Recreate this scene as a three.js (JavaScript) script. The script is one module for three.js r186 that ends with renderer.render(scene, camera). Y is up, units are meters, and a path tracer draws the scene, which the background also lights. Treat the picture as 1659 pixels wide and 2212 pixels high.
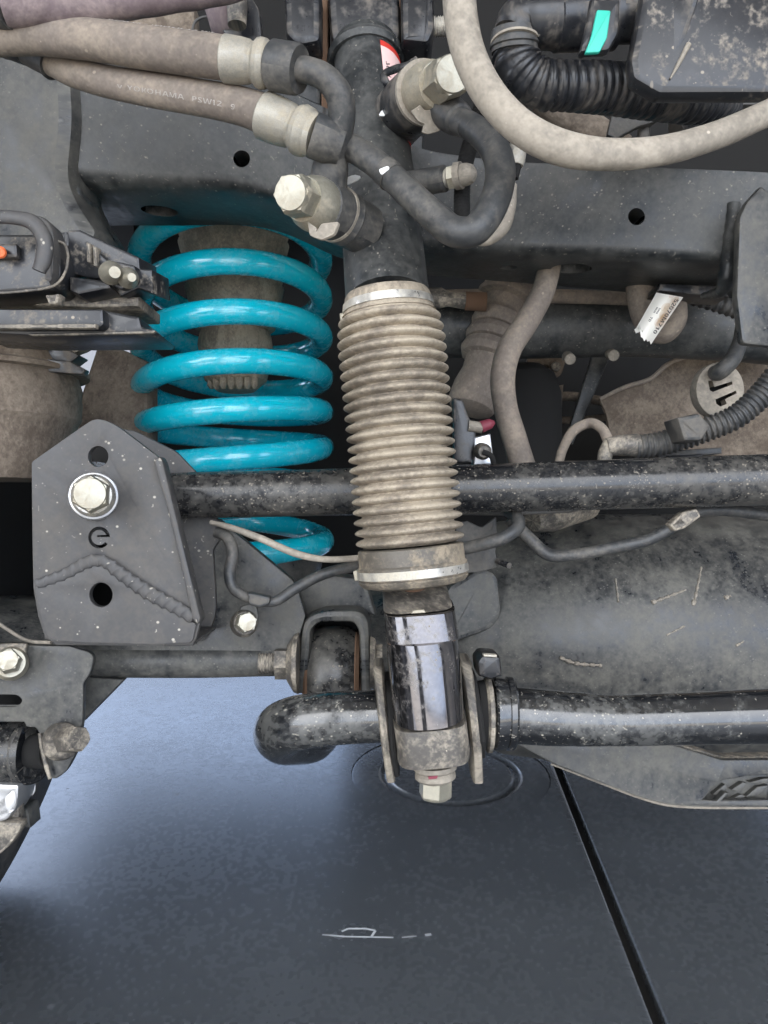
import * as THREE from 'three';
import { mergeGeometries, toCreasedNormals as creased } from 'three/addons/utils/BufferGeometryUtils.js';
import { Brush, Evaluator, SUBTRACTION } from 'three-bvh-csg';

// ---------------------------------------------------------------- camera, sky, sun, exposure
const F = 1661, CU = 829.5, CV = 1106;                       // photograph measured at 1659 x 2212
const PITCH = Math.atan((CV - 958) / F);
const scene = new THREE.Scene();
const camera = new THREE.PerspectiveCamera(2 * Math.atan(CV / F) * 180 / Math.PI, 0.75, 0.02, 200);
const CAM = new THREE.Vector3(0, 0.5, 0);
camera.position.copy(CAM);
const RX = new THREE.Vector3(1, 0, 0), UP = new THREE.Vector3(0, Math.cos(PITCH), -Math.sin(PITCH)), FW = new THREE.Vector3(0, -Math.sin(PITCH), -Math.cos(PITCH));
camera.lookAt(CAM.clone().add(FW));
scene.add(camera);

const renderer = new THREE.WebGLRenderer({ antialias: true });
renderer.setSize(768, 1024);
renderer.toneMapping = THREE.LinearToneMapping;
renderer.toneMappingExposure = 3.55;
renderer.shadowMap.enabled = true;

{ // open daylight sky: bright and white towards the low, veiled sun behind the photographer, blue ahead
  const W = 256, H = 128, a = new Float32Array(W * H * 4);
  const sd = new THREE.Vector3(-0.3, 0.85, 0.45).normalize();
  for (let j = 0; j < H; j++) for (let i = 0; i < W; i++) {
    const el = ((j + .5) / H - .5) * Math.PI, az = ((i + .5) / W - .5) * 2 * Math.PI;
    const d = [Math.cos(el) * Math.cos(az), Math.sin(el), Math.cos(el) * Math.sin(az)];
    const c = d[0] * sd.x + d[1] * sd.y + d[2] * sd.z, h = Math.max(0, d[1]);
    const glow = Math.pow(Math.max(0, .5 + .5 * c), 3.0), hz = Math.pow(1 - h, 4);
    let r = .25 + .26 * hz + 2.2 * glow, g = .43 + .32 * hz + 2.02 * glow, b = .82 + .34 * hz + 1.62 * glow;
    if (d[1] < 0) { const k = Math.min(1, -d[1] * 12); r += (.22 - r) * k; g += (.215 - g) * k; b += (.21 - b) * k; }
    const o = (j * W + i) * 4; a[o] = r; a[o + 1] = g; a[o + 2] = b; a[o + 3] = 1;
  }
  const t = new THREE.DataTexture(a, W, H, THREE.RGBAFormat, THREE.FloatType);
  t.mapping = THREE.EquirectangularReflectionMapping; t.magFilter = THREE.LinearFilter; t.minFilter = THREE.LinearFilter; t.needsUpdate = true;
  scene.background = t; scene.environment = t;
}
const sun = new THREE.DirectionalLight(0xfff1e0, 2.6);
sun.position.set(-0.3 * 8, 0.85 * 8, 1 + 0.45 * 8); sun.target.position.set(0, 0, 1);
sun.castShadow = true; sun.shadow.radius = 20; sun.shadow.mapSize.set(2048, 2048);
Object.assign(sun.shadow.camera, { left: -8, right: 8, top: 8, bottom: -8, near: .5, far: 24 });
scene.add(sun, sun.target);

// ---------------------------------------------------------------- helpers
function rng(s) { return () => { s |= 0; s = s + 0x6D2B79F5 | 0; let t = Math.imul(s ^ s >>> 15, 1 | s); t = t + Math.imul(t ^ t >>> 7, 61 | t) ^ t; return ((t ^ t >>> 14) >>> 0) / 4294967296; }; }
const V = (x, y, z) => new THREE.Vector3(x, y, z);
const P = (u, v, d) => CAM.clone().addScaledVector(RX, (u - CU) / F * d).addScaledVector(UP, (CV - v) / F * d).addScaledVector(FW, d);
const C = (x, y, z) => V(0, 0, 0).addScaledVector(RX, x).addScaledVector(UP, y).addScaledVector(FW, -z);   // z towards the camera
const toCreasedNormals = (g, a) => { g.scale(2e4, 2e4, 2e4); const r = creased(g, a); r.scale(5e-5, 5e-5, 5e-5); return r; };   // its vertex matching works in hundredths of a unit
const sstep = (a, b, x) => { x = Math.min(1, Math.max(0, (x - a) / (b - a))); return x * x * (3 - 2 * x); };
const lerp = (a, b, t) => a + (b - a) * t;

function geo(pos, uv, idx) {
  const g = new THREE.BufferGeometry();
  g.setAttribute('position', new THREE.Float32BufferAttribute(pos, 3)); g.setAttribute('uv', new THREE.Float32BufferAttribute(uv, 2)); g.setIndex(idx);
  return g;
}
function outward(g) {                                        // make a closed surface face outwards
  const p = g.attributes.position, ix = g.index.array; let vol = 0; const a = V(), b = V(), c = V(), o = V().fromBufferAttribute(p, 0);
  for (let i = 0; i < ix.length; i += 3) { a.fromBufferAttribute(p, ix[i]).sub(o); b.fromBufferAttribute(p, ix[i + 1]).sub(o); c.fromBufferAttribute(p, ix[i + 2]).sub(o); vol += a.dot(b.cross(c)); }
  if (vol < 0) for (let i = 0; i < ix.length; i += 3) { const t = ix[i]; ix[i] = ix[i + 1]; ix[i + 1] = t; }
  return g;
}
// rings of equal length joined into a closed solid; crease in radians (0 = smooth)
function loft(rings, crease = 0.6, cap = true) {
  const n = rings[0].length, pos = [], uv = [], idx = []; let s = 0;
  rings.forEach((r, i) => {
    if (i) { let m = 0; for (let k = 0; k < n; k++) m += r[k].distanceTo(rings[i - 1][k]); s += m / n; }
    let w = 0;
    for (let k = 0; k <= n; k++) { const q = r[k % n]; if (k) w += q.distanceTo(r[k - 1]); pos.push(q.x, q.y, q.z); uv.push(s, w); }
  });
  const m = n + 1;
  for (let i = 0; i < rings.length - 1; i++) for (let k = 0; k < n; k++) { const a = i * m + k, b = a + m; idx.push(a, b, a + 1, a + 1, b, b + 1); }
  if (cap) for (const e of [0, rings.length - 1]) {
    const c = V(); rings[e].forEach(q => c.add(q)); c.divideScalar(n); const b0 = pos.length / 3;
    pos.push(c.x, c.y, c.z); uv.push(0, 0);
    rings[e].forEach(q => { pos.push(q.x, q.y, q.z); uv.push(q.x - c.x, q.y - c.y); });
    for (let k = 0; k < n; k++) { const a = b0 + 1 + k, b = b0 + 1 + (k + 1) % n; e ? idx.push(b0, a, b) : idx.push(b0, b, a); }
  }
  const g = outward(geo(pos, uv, idx));
  return toCreasedNormals(g, crease || 1.2);
}
// round tube through [u, v, depth, half-width in pixels]; prof(s, L) scales the radius along its length in metres
function frames(pts, N) {
  const cp = pts.map(p => P(p[0], p[1], p[2])), rad = pts.map(p => p[3] / F * p[2]);
  const cur = new THREE.CatmullRomCurve3(cp, false, 'centripetal'), M = 400, q = [], R = []; let L = [0];
  for (let i = 0; i <= M; i++) {
    const t = i / M, f = t * (cp.length - 1), k = Math.min(cp.length - 2, Math.floor(f)), w = f - k;
    q.push(cur.getPoint(t)); R.push(lerp(rad[k], rad[k + 1], sstep(0, 1, w)));
    if (i) L.push(L[i - 1] + q[i].distanceTo(q[i - 1]));
  }
  const tot = L[M], out = []; let j = 0, nrm = null;
  for (let i = 0; i <= N; i++) {
    const s = tot * i / N; while (j < M - 1 && L[j + 1] < s) j++;
    const w = Math.min(1, Math.max(0, (s - L[j]) / Math.max(1e-9, L[j + 1] - L[j])));
    const c = q[j].clone().lerp(q[j + 1], w), T = q[Math.min(M, j + 2)].clone().sub(q[Math.max(0, j - 1)]).normalize();
    if (!nrm) { nrm = C(0, 0, 1); if (Math.abs(nrm.dot(T)) > .9) nrm = C(0, 1, 0); }
    nrm = nrm.clone().addScaledVector(T, -nrm.dot(T)).normalize();
    out.push({ c, T, n: nrm, b: T.clone().cross(nrm), r: lerp(R[j], R[j + 1], w), s, L: tot });
  }
  return out;
}
function tube(pts, o = {}) {
  const N = o.N || Math.max(24, pts.length * 10), K = o.K || 22, fr = frames(pts, N);
  const rings = fr.map(f => { const r = []; for (let k = 0; k < K; k++) { const a = Math.PI + k / K * 2 * Math.PI; const rr = f.r * (o.prof ? o.prof(f.s, f.L, a) : 1); r.push(f.c.clone().addScaledVector(f.n, Math.cos(a) * rr * (o.flat || 1)).addScaledVector(f.b, Math.sin(a) * rr)); } return r; });
  return loft(rings, o.crease || 0.9);
}
// turned shape between two points: prof = [fraction along, radius in pixels at depth d]
function turned(A, B, prof, d, o = {}) {
  const L = A.distanceTo(B), k = (d || 1) / F, seg = o.seg || 40;
  const pts = prof.map(p => new THREE.Vector2(Math.max(1e-5, p[1] * k), p[0] * L));
  const g = new THREE.LatheGeometry(pts, seg), uv = g.attributes.uv, n = pts.length; let cum = [0], rm = 0;
  pts.forEach((p, i) => { rm = Math.max(rm, p.x); if (i) cum.push(cum[i - 1] + p.distanceTo(pts[i - 1])); });
  for (let i = 0; i <= seg; i++) for (let j = 0; j < n; j++) uv.setXY(i * n + j, cum[j], i / seg * 2 * Math.PI * rm);
  const dir = B.clone().sub(A).normalize(), m = new THREE.Matrix4().makeRotationFromQuaternion(new THREE.Quaternion().setFromUnitVectors(V(0, 1, 0), dir));
  if (o.spin) g.rotateY(o.spin);
  m.setPosition(A); g.applyMatrix4(m);
  g.deleteAttribute('normal');
  return toCreasedNormals(g, o.crease || 0.55);
}
const cyl = (A, B, r, d, bev = 2, o) => { const L = A.distanceTo(B), b = Math.min(.3, bev * d / F / L); return turned(A, B, [[0, 0], [0, r - bev], [b, r], [1 - b, r], [1, r - bev], [1, 0]], d, o); };
const hex = (A, B, r, d, o = {}) => mergeGeometries([turned(A, B, [[0, 0], [0, r], [.86, r], [1, r * .9], [1, 0]], d, { seg: 6, crease: .3, spin: o.spin || 0 }), turned(A.clone().lerp(B, .6), A.clone().lerp(B, 1.05), [[0, r * .8], [.5, r * .87], [.8, r * .85], [1, r * .78], [1, 0]], d, { seg: 36 })]);
// flat plate: outline in pixels [u, v, corner radius], on the plane through (o, d) with normal n in camera space, th metres thick
function plate(out, { d, n = [0, 0, 1], o, th = .004, bev = .0008, holes = [], cs = 4 }) {
  const nw = C(...n).normalize(); o = o || [out[0][0], out[0][1]];
  const O = P(o[0], o[1], d), ex = RX.clone().addScaledVector(nw, -RX.dot(nw)).normalize(), ey = nw.clone().cross(ex);
  const to2 = (u, v) => { const r = P(u, v, 1).sub(CAM), t = O.clone().sub(CAM).dot(nw) / r.dot(nw), q = r.multiplyScalar(t).add(CAM).sub(O); return new THREE.Vector2(q.dot(ex), q.dot(ey)); };
  const path = (pts, S) => {
    const q = pts.map(p => [to2(p[0], p[1]), (p[2] || 0) * d / F]), m = q.length;
    for (let i = 0; i < m; i++) {
      const [c, r] = q[i], a = q[(i + m - 1) % m][0], b = q[(i + 1) % m][0];
      if (r) {
        const la = Math.min(r, c.distanceTo(a) * .48), lb = Math.min(r, c.distanceTo(b) * .48), s = c.clone().lerp(a, la / c.distanceTo(a)), e = c.clone().lerp(b, lb / c.distanceTo(b));
        i ? S.lineTo(s.x, s.y) : S.moveTo(s.x, s.y); S.quadraticCurveTo(c.x, c.y, e.x, e.y);
      } else i ? S.lineTo(c.x, c.y) : S.moveTo(c.x, c.y);
    }
    S.closePath(); return S;
  };
  const sh = path(out, new THREE.Shape());
  for (const h of holes) {
    if (Array.isArray(h[0])) sh.holes.push(path(h, new THREE.Path()));
    else { const p = []; for (let i = 0; i < 28; i++) { const a = -i / 28 * 2 * Math.PI; p.push([h[0] + h[2] * Math.cos(a), h[1] + (h[3] || h[2]) * Math.sin(a)]); } sh.holes.push(path(p, new THREE.Path())); }
  }
  const g = new THREE.ExtrudeGeometry(sh, { depth: Math.max(1e-4, th - 2 * bev), bevelEnabled: bev > 0, bevelThickness: bev, bevelSize: bev, bevelOffset: -bev, bevelSegments: 2, curveSegments: 8, steps: 1 });
  g.translate(0, 0, -(th - bev));
  const m = new THREE.Matrix4().makeBasis(ex, ey, nw).setPosition(O); g.applyMatrix4(m);
  const g2 = g; g2.deleteAttribute('normal');
  return toCreasedNormals(g2, .5);
}
const rect = (u0, v0, u1, v1, r = 0) => [[u0, v0, r], [u1, v0, r], [u1, v1, r], [u0, v1, r]];

const used = {};
const numbered = n => { const k = used[n] = (used[n] ?? -1) + 1; return k ? n + '_' + String(k).padStart(3, '0') : n; };
const all = [];
function thing(name, label, category, group, kind) {
  const o = new THREE.Group(); o.name = numbered(name); o.userData = { label, category }; if (group) o.userData.group = group; if (kind) o.userData.kind = kind;
  scene.add(o); all.push(o); return o;
}
function part(o, name, g, m, parent, label) {
  const h = new THREE.Mesh(Array.isArray(g) ? mergeGeometries(g) : g, m); h.name = name; h.castShadow = h.receiveShadow = true; (parent || o).add(h); if (label) h.userData.label = label; return h;
}
function settle() {                                           // put every group's origin at the base of its thing
  for (const o of all) {
    const b = new THREE.Box3().setFromObject(o); if (b.isEmpty()) continue;
    const c = V((b.min.x + b.max.x) / 2, b.min.y, (b.min.z + b.max.z) / 2); o.position.copy(c); o.children.forEach(k => k.position.sub(c));
  }
}

// ---------------------------------------------------------------- procedural materials
const TS = 1024;
function fbm(seed, fx, fy, oct) {
  const r = rng(seed), out = new Float32Array(TS * TS); let amp = .5, tot = 0;
  for (let o = 0; o < oct && fx <= 512 && fy <= 512; o++, fx *= 2, fy *= 2, amp *= .55) {
    const lat = new Float32Array(fx * fy); for (let i = 0; i < lat.length; i++) lat[i] = r(); tot += amp;
    for (let y = 0; y < TS; y++) {
      const gy = y / TS * fy, y0 = Math.floor(gy), wy = gy - y0, sy = wy * wy * (3 - 2 * wy), r0 = y0 * fx, r1 = ((y0 + 1) % fy) * fx;
      for (let x = 0; x < TS; x++) {
        const gx = x / TS * fx, x0 = Math.floor(gx), wx = gx - x0, sx = wx * wx * (3 - 2 * wx), x1 = (x0 + 1) % fx;
        const a = lat[r0 + x0] + (lat[r0 + x1] - lat[r0 + x0]) * sx, b = lat[r1 + x0] + (lat[r1 + x1] - lat[r1 + x0]) * sx;
        out[y * TS + x] += (a + (b - a) * sy) * amp;
      }
    }
  }
  for (let i = 0; i < out.length; i++) out[i] = out[i] / tot;
  return out;
}
const N4 = fbm(11, 4, 4, 6), N4b = fbm(12, 5, 5, 6), N16 = fbm(13, 18, 18, 5), N90 = fbm(14, 90, 90, 3), NS = fbm(15, 48, 6, 4), NF = fbm(16, 220, 220, 2), NW = fbm(17, 256, 256, 1);
const toS = x => { x = Math.min(1, Math.max(0, x)); return 255 * (x <= .0031308 ? 12.92 * x : 1.055 * Math.pow(x, 1 / 2.4) - .055); };
function tex(data, srgb, tile) {
  const t = new THREE.DataTexture(data, TS, TS, THREE.RGBAFormat); t.wrapS = t.wrapT = THREE.RepeatWrapping; t.magFilter = THREE.LinearFilter; t.minFilter = THREE.LinearMipmapLinearFilter; t.generateMipmaps = true;
  if (srgb) t.colorSpace = THREE.SRGBColorSpace; t.repeat.set(1 / tile, 1 / tile); t.needsUpdate = true; return t;
}
// a surface under dust: base colour, dust lying in drifts, specks, curled scratches, rust
function grime(o) {
  const { base, dust = [.30, .26, .21], cov = .3, con = .3, seed = 1, specks = 0, speckR = 2.2, curls = 0, rough = [.45, .9], bump = .0002, tile = .3, metal = 0, grain = .25, streak = 0, rust = 0, tone = .25, extra } = o;
  const r = rng(seed * 977), A = N4, B = seed % 2 ? N4b : N4, ox = (r() * TS) | 0, oy = (r() * TS) | 0, n = TS * TS;
  const c = new Float32Array(n), s = new Float32Array(n);
  const wrap = (x, y) => ((y & (TS - 1)) * TS) + (x & (TS - 1));
  for (let y = 0; y < TS; y++) for (let x = 0; x < TS; x++) {
    const i = y * TS + x, j = wrap(x + ox, y + oy), k = wrap(x + oy, y + ox);
    const f = .5 + 2.1 * (.38 * B[j] + .30 * N16[j] + .22 * N90[k] + .10 * NF[j] - .5) + streak * (NS[k] - .5);
    c[i] = sstep(.5 - con, .5 + con, f + (cov - .5) * .62);
  }
  const dot = (cx, cy, rad, al) => { const R = Math.ceil(rad + 1); for (let y = -R; y <= R; y++) for (let x = -R; x <= R; x++) { const d = Math.hypot(x, y * 1.15), v = al * (1 - sstep(rad - .8, rad + .8, d)); if (v > 0) { const i = wrap(cx + x, cy + y); if (v > s[i]) s[i] = v; } } };
  for (let i = 0; i < specks; i++) { const x = (r() * TS) | 0, y = (r() * TS) | 0, q = N16[wrap(x + ox, y)] * .6 + N4[wrap(x, y + oy)] * .4; if (r() < sstep(.40, .62, q) + .12) dot(x, y, .6 + speckR * Math.pow(r(), 3.2), .3 + .6 * r()); }
  for (let i = 0; i < curls; i++) { let x = r() * TS, y = r() * TS, a = r() * 6.28; const tw = (r() - .5) * .3, l = 2 + r() * r() * 13, al = .2 + .5 * r(), w = .4 + r() * .6; for (let k = 0; k < l; k++) { dot(x | 0, y | 0, w, al); x += Math.cos(a); y += Math.sin(a); a += tw + (r() - .5) * .5; } }
  const cd = new Uint8Array(n * 4), rd = new Uint8Array(n * 4), bd = new Uint8Array(n * 4), sp = o.speckCol || dust.map(v => Math.min(.75, v * 1.6));
  for (let y = 0; y < TS; y++) for (let x = 0; x < TS; x++) {
    const i = y * TS + x, j = wrap(x + oy, y + ox), t = 1 + tone * (A[j] - .5) * 2 + grain * (NF[i] - .5) + grain * .6 * (N90[j] - .5), k = Math.min(1, c[i]);
    const ru = rust ? sstep(.62 - rust * .3, .72 - rust * .3, N16[j] * .6 + N4b[wrap(x + ox * 2, y)] * .4) : 0;
    for (let q = 0; q < 3; q++) { let v = lerp(base[q], dust[q], k) * t; v = lerp(v, [.22, .085, .035][q] * t, ru * .8); v = lerp(v, sp[q], s[i]); cd[i * 4 + q] = toS(v); }
    cd[i * 4 + 3] = 255;
    const rr = lerp(lerp(rough[0], rough[1], k), .95, Math.max(ru, s[i])); rd[i * 4] = 255; rd[i * 4 + 1] = 255 * Math.min(1, Math.max(.03, rr + .1 * (N90[i] - .5) * (o.dither ? .4 : 1) + (o.dither || 0) * (NW[j] - .5))); rd[i * 4 + 2] = 255 * metal * (1 - k) * (1 - s[i]); rd[i * 4 + 3] = 255;
    const bv = 255 * Math.min(1, .35 * k * N90[i] * 2 + .35 * s[i] + .2 * NF[j] + .15 * N16[j]); bd[i * 4] = bd[i * 4 + 1] = bd[i * 4 + 2] = bv; bd[i * 4 + 3] = 255;
  }
  const m = new THREE.MeshPhysicalMaterial({ map: tex(cd, true, tile), roughnessMap: tex(rd, false, tile), roughness: 1, metalness: metal ? 1 : 0, metalnessMap: null, bumpScale: bump, ...extra });
  if (metal) m.metalnessMap = m.roughnessMap;
  if (o.even) { m.roughnessMap = null; m.roughness = o.even; }
  if (bump) m.bumpMap = tex(bd, false, tile);
  return m;
}
const M = {
  frame: grime({ streak: .35, speckCol: [.34, .31, .26], extra: { }, seed: 1, base: [.016, .019, .021], dust: [.088, .088, .083], cov: .42, con: .42, specks: 3200, speckR: 2.2, curls: 500, rough: [.36, .7], bump: 0, tile: .34, tone: .5 }),
  axle: grime({ seed: 2, base: [.010, .013, .018], dust: [.125, .12, .105], cov: .52, con: .5, specks: 8000, speckR: 1.8, curls: 500, rough: [.2, .75], bump: 0, tile: .34, streak: .3, tone: .4 }),
  rod: grime({ seed: 3, base: [.010, .011, .013], dust: [.12, .113, .10], cov: .33, con: .42, specks: 9000, speckR: 1.6, curls: 1600, rough: [.18, .6], bump: 0, tile: .36, tone: .3, speckCol: [.40, .35, .28] }),
  bar: grime({ seed: 4, base: [.008, .009, .011], dust: [.10, .10, .095], cov: .12, con: .26, specks: 7000, speckR: 1.5, curls: 600, rough: [.07, .5], bump: 0, tile: .36, tone: .3, speckCol: [.5, .46, .38], extra: { clearcoat: .8, clearcoatRoughness: .17 } }),
  gloss: grime({ seed: 5, base: [.125, .12, .125], dust: [.16, .142, .118], cov: .08, con: .26, specks: 900, speckR: 1.8, curls: 120, rough: [.09, .6], bump: 0, tile: .3, metal: .95, tone: .1 }),
  bracket: grime({ streak: .25, seed: 6, base: [.055, .054, .055], dust: [.095, .088, .08], cov: .36, con: .3, specks: 1500, speckR: 2.8, curls: 160, rough: [.5, .75], bump: 0, tile: .34, tone: .22, grain: .1, speckCol: [.62, .57, .48] }),
  zinc: grime({ seed: 7, base: [.33, .31, .25], dust: [.36, .31, .23], cov: .42, con: .35, specks: 300, rough: [.33, .8], bump: 0, tile: .2, metal: .55, tone: .2 }),
  steel: grime({ seed: 8, base: [.50, .48, .44], dust: [.46, .42, .34], cov: .35, con: .3, specks: 200, rough: [.28, .75], bump: 0, tile: .2, metal: .7, tone: .2 }),
  crimp: grime({ seed: 19, base: [.31, .295, .255], dust: [.33, .29, .22], cov: .5, con: .4, specks: 300, rough: [.36, .8], bump: 0, tile: .12, metal: .3, tone: .25 }),
  hose: grime({ curls: 60, seed: 9, base: [.165, .137, .115], dust: [.255, .212, .168], cov: .5, con: .3, specks: 500, speckR: 4, rough: [.8, .95], bump: 0, tile: .3, tone: .35 }),
  pale: grime({ seed: 10, base: [.22, .195, .16], dust: [.34, .30, .245], cov: .5, con: .28, specks: 400, speckR: 4, rough: [.7, .95], bump: 0, tile: .3, tone: .3 }),
  boot: grime({ seed: 11, base: [.19, .16, .125], dust: [.37, .315, .24], cov: .58, con: .26, specks: 300, curls: 240, rough: [.6, .95], bump: .0003, tile: .22, tone: .35, speckCol: [.55, .46, .34] }),
  teal: grime({ seed: 12, base: [.001, .57, .73], dust: [.12, .55, .65], cov: .12, con: .35, specks: 120, speckR: 1.8, curls: 40, rough: [.24, .38], bump: 0, tile: .3, tone: .03, grain: .05, extra: { clearcoat: .9, clearcoatRoughness: .1 } }),
  tubeblk: grime({ curls: 120, seed: 13, base: [.032, .034, .036], dust: [.125, .115, .10], cov: .36, con: .42, specks: 700, speckR: 1.8, rough: [.42, .85], bump: 0, tile: .26, tone: .35 }),
  plastic: grime({ seed: 14, base: [.016, .017, .020], dust: [.13, .115, .098], cov: .24, con: .28, specks: 300, speckR: 4, curls: 60, rough: [.3, .8], bump: 0, tile: .3, streak: .6, tone: .25 }),
  cuff: grime({ seed: 21, base: [.10, .088, .072], dust: [.27, .225, .165], cov: .45, con: .24, specks: 300, curls: 100, rough: [.5, .95], bump: 0, tile: .2, tone: .35 }),
  mud: grime({ seed: 20, base: [.02, .021, .024], dust: [.27, .235, .19], cov: .1, con: .22, specks: 900, speckR: 5, curls: 200, rough: [.32, .92], bump: 0, tile: .24, streak: .4, tone: .35 }),
  brown: grime({ seed: 15, base: [.10, .076, .056], dust: [.215, .175, .135], cov: .5, con: .35, specks: 300, speckR: 3, rough: [.8, .95], bump: .0006, tile: .26, tone: .35 }),
  dusty: grime({ seed: 16, base: [.075, .068, .06], dust: [.36, .315, .25], cov: .44, con: .3, specks: 500, speckR: 3, curls: 80, rough: [.5, .9], bump: 0, tile: .22, tone: .3 }),
  mauve: grime({ seed: 17, base: [.165, .125, .13], dust: [.27, .215, .205], cov: .35, con: .35, specks: 100, rough: [.8, .95], bump: 0, tile: .26, tone: .15 }),
  floor: grime({ dither: .05, seed: 18, base: [.070, .077, .085], dust: [.084, .092, .101], cov: .45, con: 1.1, specks: 160, speckR: 2, curls: 8, rough: [.22, .32], bump: 0, tile: 1.1, tone: .2, grain: .06, speckCol: [.2, .21, .23], extra: { ior: 1.9 } }),
};
const plain = (c, r = .8, e = {}) => new THREE.MeshPhysicalMaterial({ color: new THREE.Color().setRGB(...c), roughness: r, ...e });
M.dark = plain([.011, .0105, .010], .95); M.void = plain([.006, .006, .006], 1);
M.rust = plain([.13, .075, .045], .9); M.red = plain([.55, .06, .05], .55); M.pink = plain([.20, .03, .05], .6); M.white = plain([.75, .75, .73], .5);
M.orange = plain([.75, .16, .05], .5); M.green = plain([.03, .45, .34], .4); M.chalk = plain([.6, .62, .64], .9); M.alu = plain([.6, .6, .6], .3, { metalness: .8 });

// ---------------------------------------------------------------- floor
const onFloor = (u, v, y = 0) => { const r = P(u, v, 1).sub(CAM), t = (y - CAM.y) / r.y; return r.multiplyScalar(t).add(CAM); };
{
  const t = thing('floor', 'dark slate floor mats with a seam and a round ridge', 'floor', null, 'structure');
  const slab = (pts, top, hole, bw = .004) => { const s = new THREE.Shape(pts.map(p => new THREE.Vector2(p[0], -p[1]))); if (hole) { const h = new THREE.Path(); h.absarc(hole.x, -hole.z, hole.r, 0, 2 * Math.PI, true); s.holes.push(h); } const g = new THREE.ExtrudeGeometry(s, { depth: .012, bevelEnabled: true, bevelThickness: .003, bevelSize: bw, bevelOffset: -bw, bevelSegments: 5, curveSegments: 64 }); g.rotateX(-Math.PI / 2); g.translate(0, top - .015, 0); return g; };
  const a = onFloor(1195, 1650), b = onFloor(1413, 2212), dir = b.clone().sub(a).normalize(), e0 = a.clone().addScaledVector(dir, -9), e1 = a.clone().addScaledVector(dir, 6);
  const c = onFloor(972, 1668); c.r = .155;
  c.r = .1605;
  part(t, 'mat', slab([[-9, e0.z], [e0.x, e0.z], [e1.x, e1.z], [-9, e1.z]], 0, c, .010), M.floor);
  { const pr = [[0, 0], [.092, 0], [.0935, -.0008], [.097, -.005], [.105, -.005], [.1085, -.0008], [.110, 0], [.148, 0], [.1515, -.001], [.1535, -.004], [.154, -.012]].map(q => new THREE.Vector2(Math.max(1e-5, q[0]), q[1])); const g = new THREE.LatheGeometry(pr, 96), uv = g.attributes.uv, p = g.attributes.position; for (let i = 0; i < p.count; i++) uv.setXY(i, p.getX(i), p.getZ(i)); g.translate(c.x, -.0008, c.z); part(t, 'round_plug', g, M.floor); }
  const gap = .013, q = V(-dir.z, 0, dir.x); if (q.x < 0) q.negate();
  const f0 = e0.clone().addScaledVector(q, gap), f1 = e1.clone().addScaledVector(q, gap);
  part(t, 'mat', slab([[f0.x, f0.z], [9, f0.z], [9, f1.z], [f1.x, f1.z]], -.005), M.floor);
  const sub = new THREE.PlaneGeometry(20, 20); sub.rotateX(-Math.PI / 2); sub.translate(0, -.0165, 0); part(t, 'ground', sub, M.dark);
  const line = (pts, w) => { const f = []; for (let i = 0; i < pts.length - 1; i++) { const p = onFloor(...pts[i], .0012), r = onFloor(...pts[i + 1], .0012), dd = r.clone().sub(p).normalize(), s = V(-dd.z, 0, dd.x).multiplyScalar(w); const k = [p.clone().add(s), p.clone().sub(s), r.clone().sub(s), r.clone().add(s)]; f.push(geo(k.flatMap(z => [z.x, z.y, z.z]), [0, 0, 0, 1, 1, 1, 1, 0], [0, 1, 2, 0, 2, 3])); } const g = mergeGeometries(f); g.computeVertexNormals(); return g; };
  part(t, 'chalk_mark', [line([[696, 2019], [745, 2023], [850, 2025]], .0011), line([[738, 2012], [752, 2006], [790, 2006], [811, 2010], [802, 2024]], .0013), line([[868, 2025], [900, 2022]], .001), line([[918, 2020], [932, 2018]], .002)], M.chalk);
}

// ---------------------------------------------------------------- unseen bay: roof and walls out of view, placed to block overhead light
{
  const B = (x0, x1, y0, y1, z0, z1) => { const g = new THREE.BoxGeometry(x1 - x0, y1 - y0, z1 - z0); g.translate((x0 + x1) / 2, (y0 + y1) / 2, (z0 + z1) / 2); return g; };
  const t = thing('unseen_garage', 'unseen bay round the vehicle, placed to block overhead light and shape reflections', 'unseen_garage', null, 'structure'), m = plain([.5, .49, .47], .9);
  part(t, 'unseen_ceiling', B(-2.7, 2.7, 2.40, 2.5, -3.6, 1.3), m);  // out of view, keeps overhead sky off the parts
  part(t, 'wall', B(2.6, 2.7, -.03, 2.397, -3.6, 1.197), m); part(t, 'wall', B(-2.7, -2.6, -.03, 2.397, -.4, 1.197), m);
  part(t, 'wall', B(-2.7, -2.1, -.03, 2.15, 1.2, 1.3), m); part(t, 'wall', B(2.1, 2.7, -.03, 2.15, 1.2, 1.3), m); part(t, 'unseen_pillar', B(-.5, -.2, -.03, 2.15, 1.2, 1.3), m); part(t, 'unseen_lintel', B(-2.7, 2.7, 2.153, 2.397, 1.2, 1.3), m);  // unseen posts and beam, placed to stripe the chrome reflections
  const w = thing('added_wall', 'low dark added wall beyond the vehicle, dimming the sky in a small gap at left', 'wall', null, 'structure');
  part(w, 'render', B(-7, 7, -.1, 1.35, -6.2, -6), plain([.11, .12, .14], .9));  // added to dim the bright sky behind the gap
  const d = thing('unseen_driveway', 'unseen pale concrete behind the camera, bouncing daylight onto the undersides', 'unseen_driveway', null, 'structure');
  part(d, 'slab', B(-9, 9, -.1, .004, 1.32, 16), plain([.5, .48, .44], .9));  // out of view, bounces daylight up under the parts
}

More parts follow.
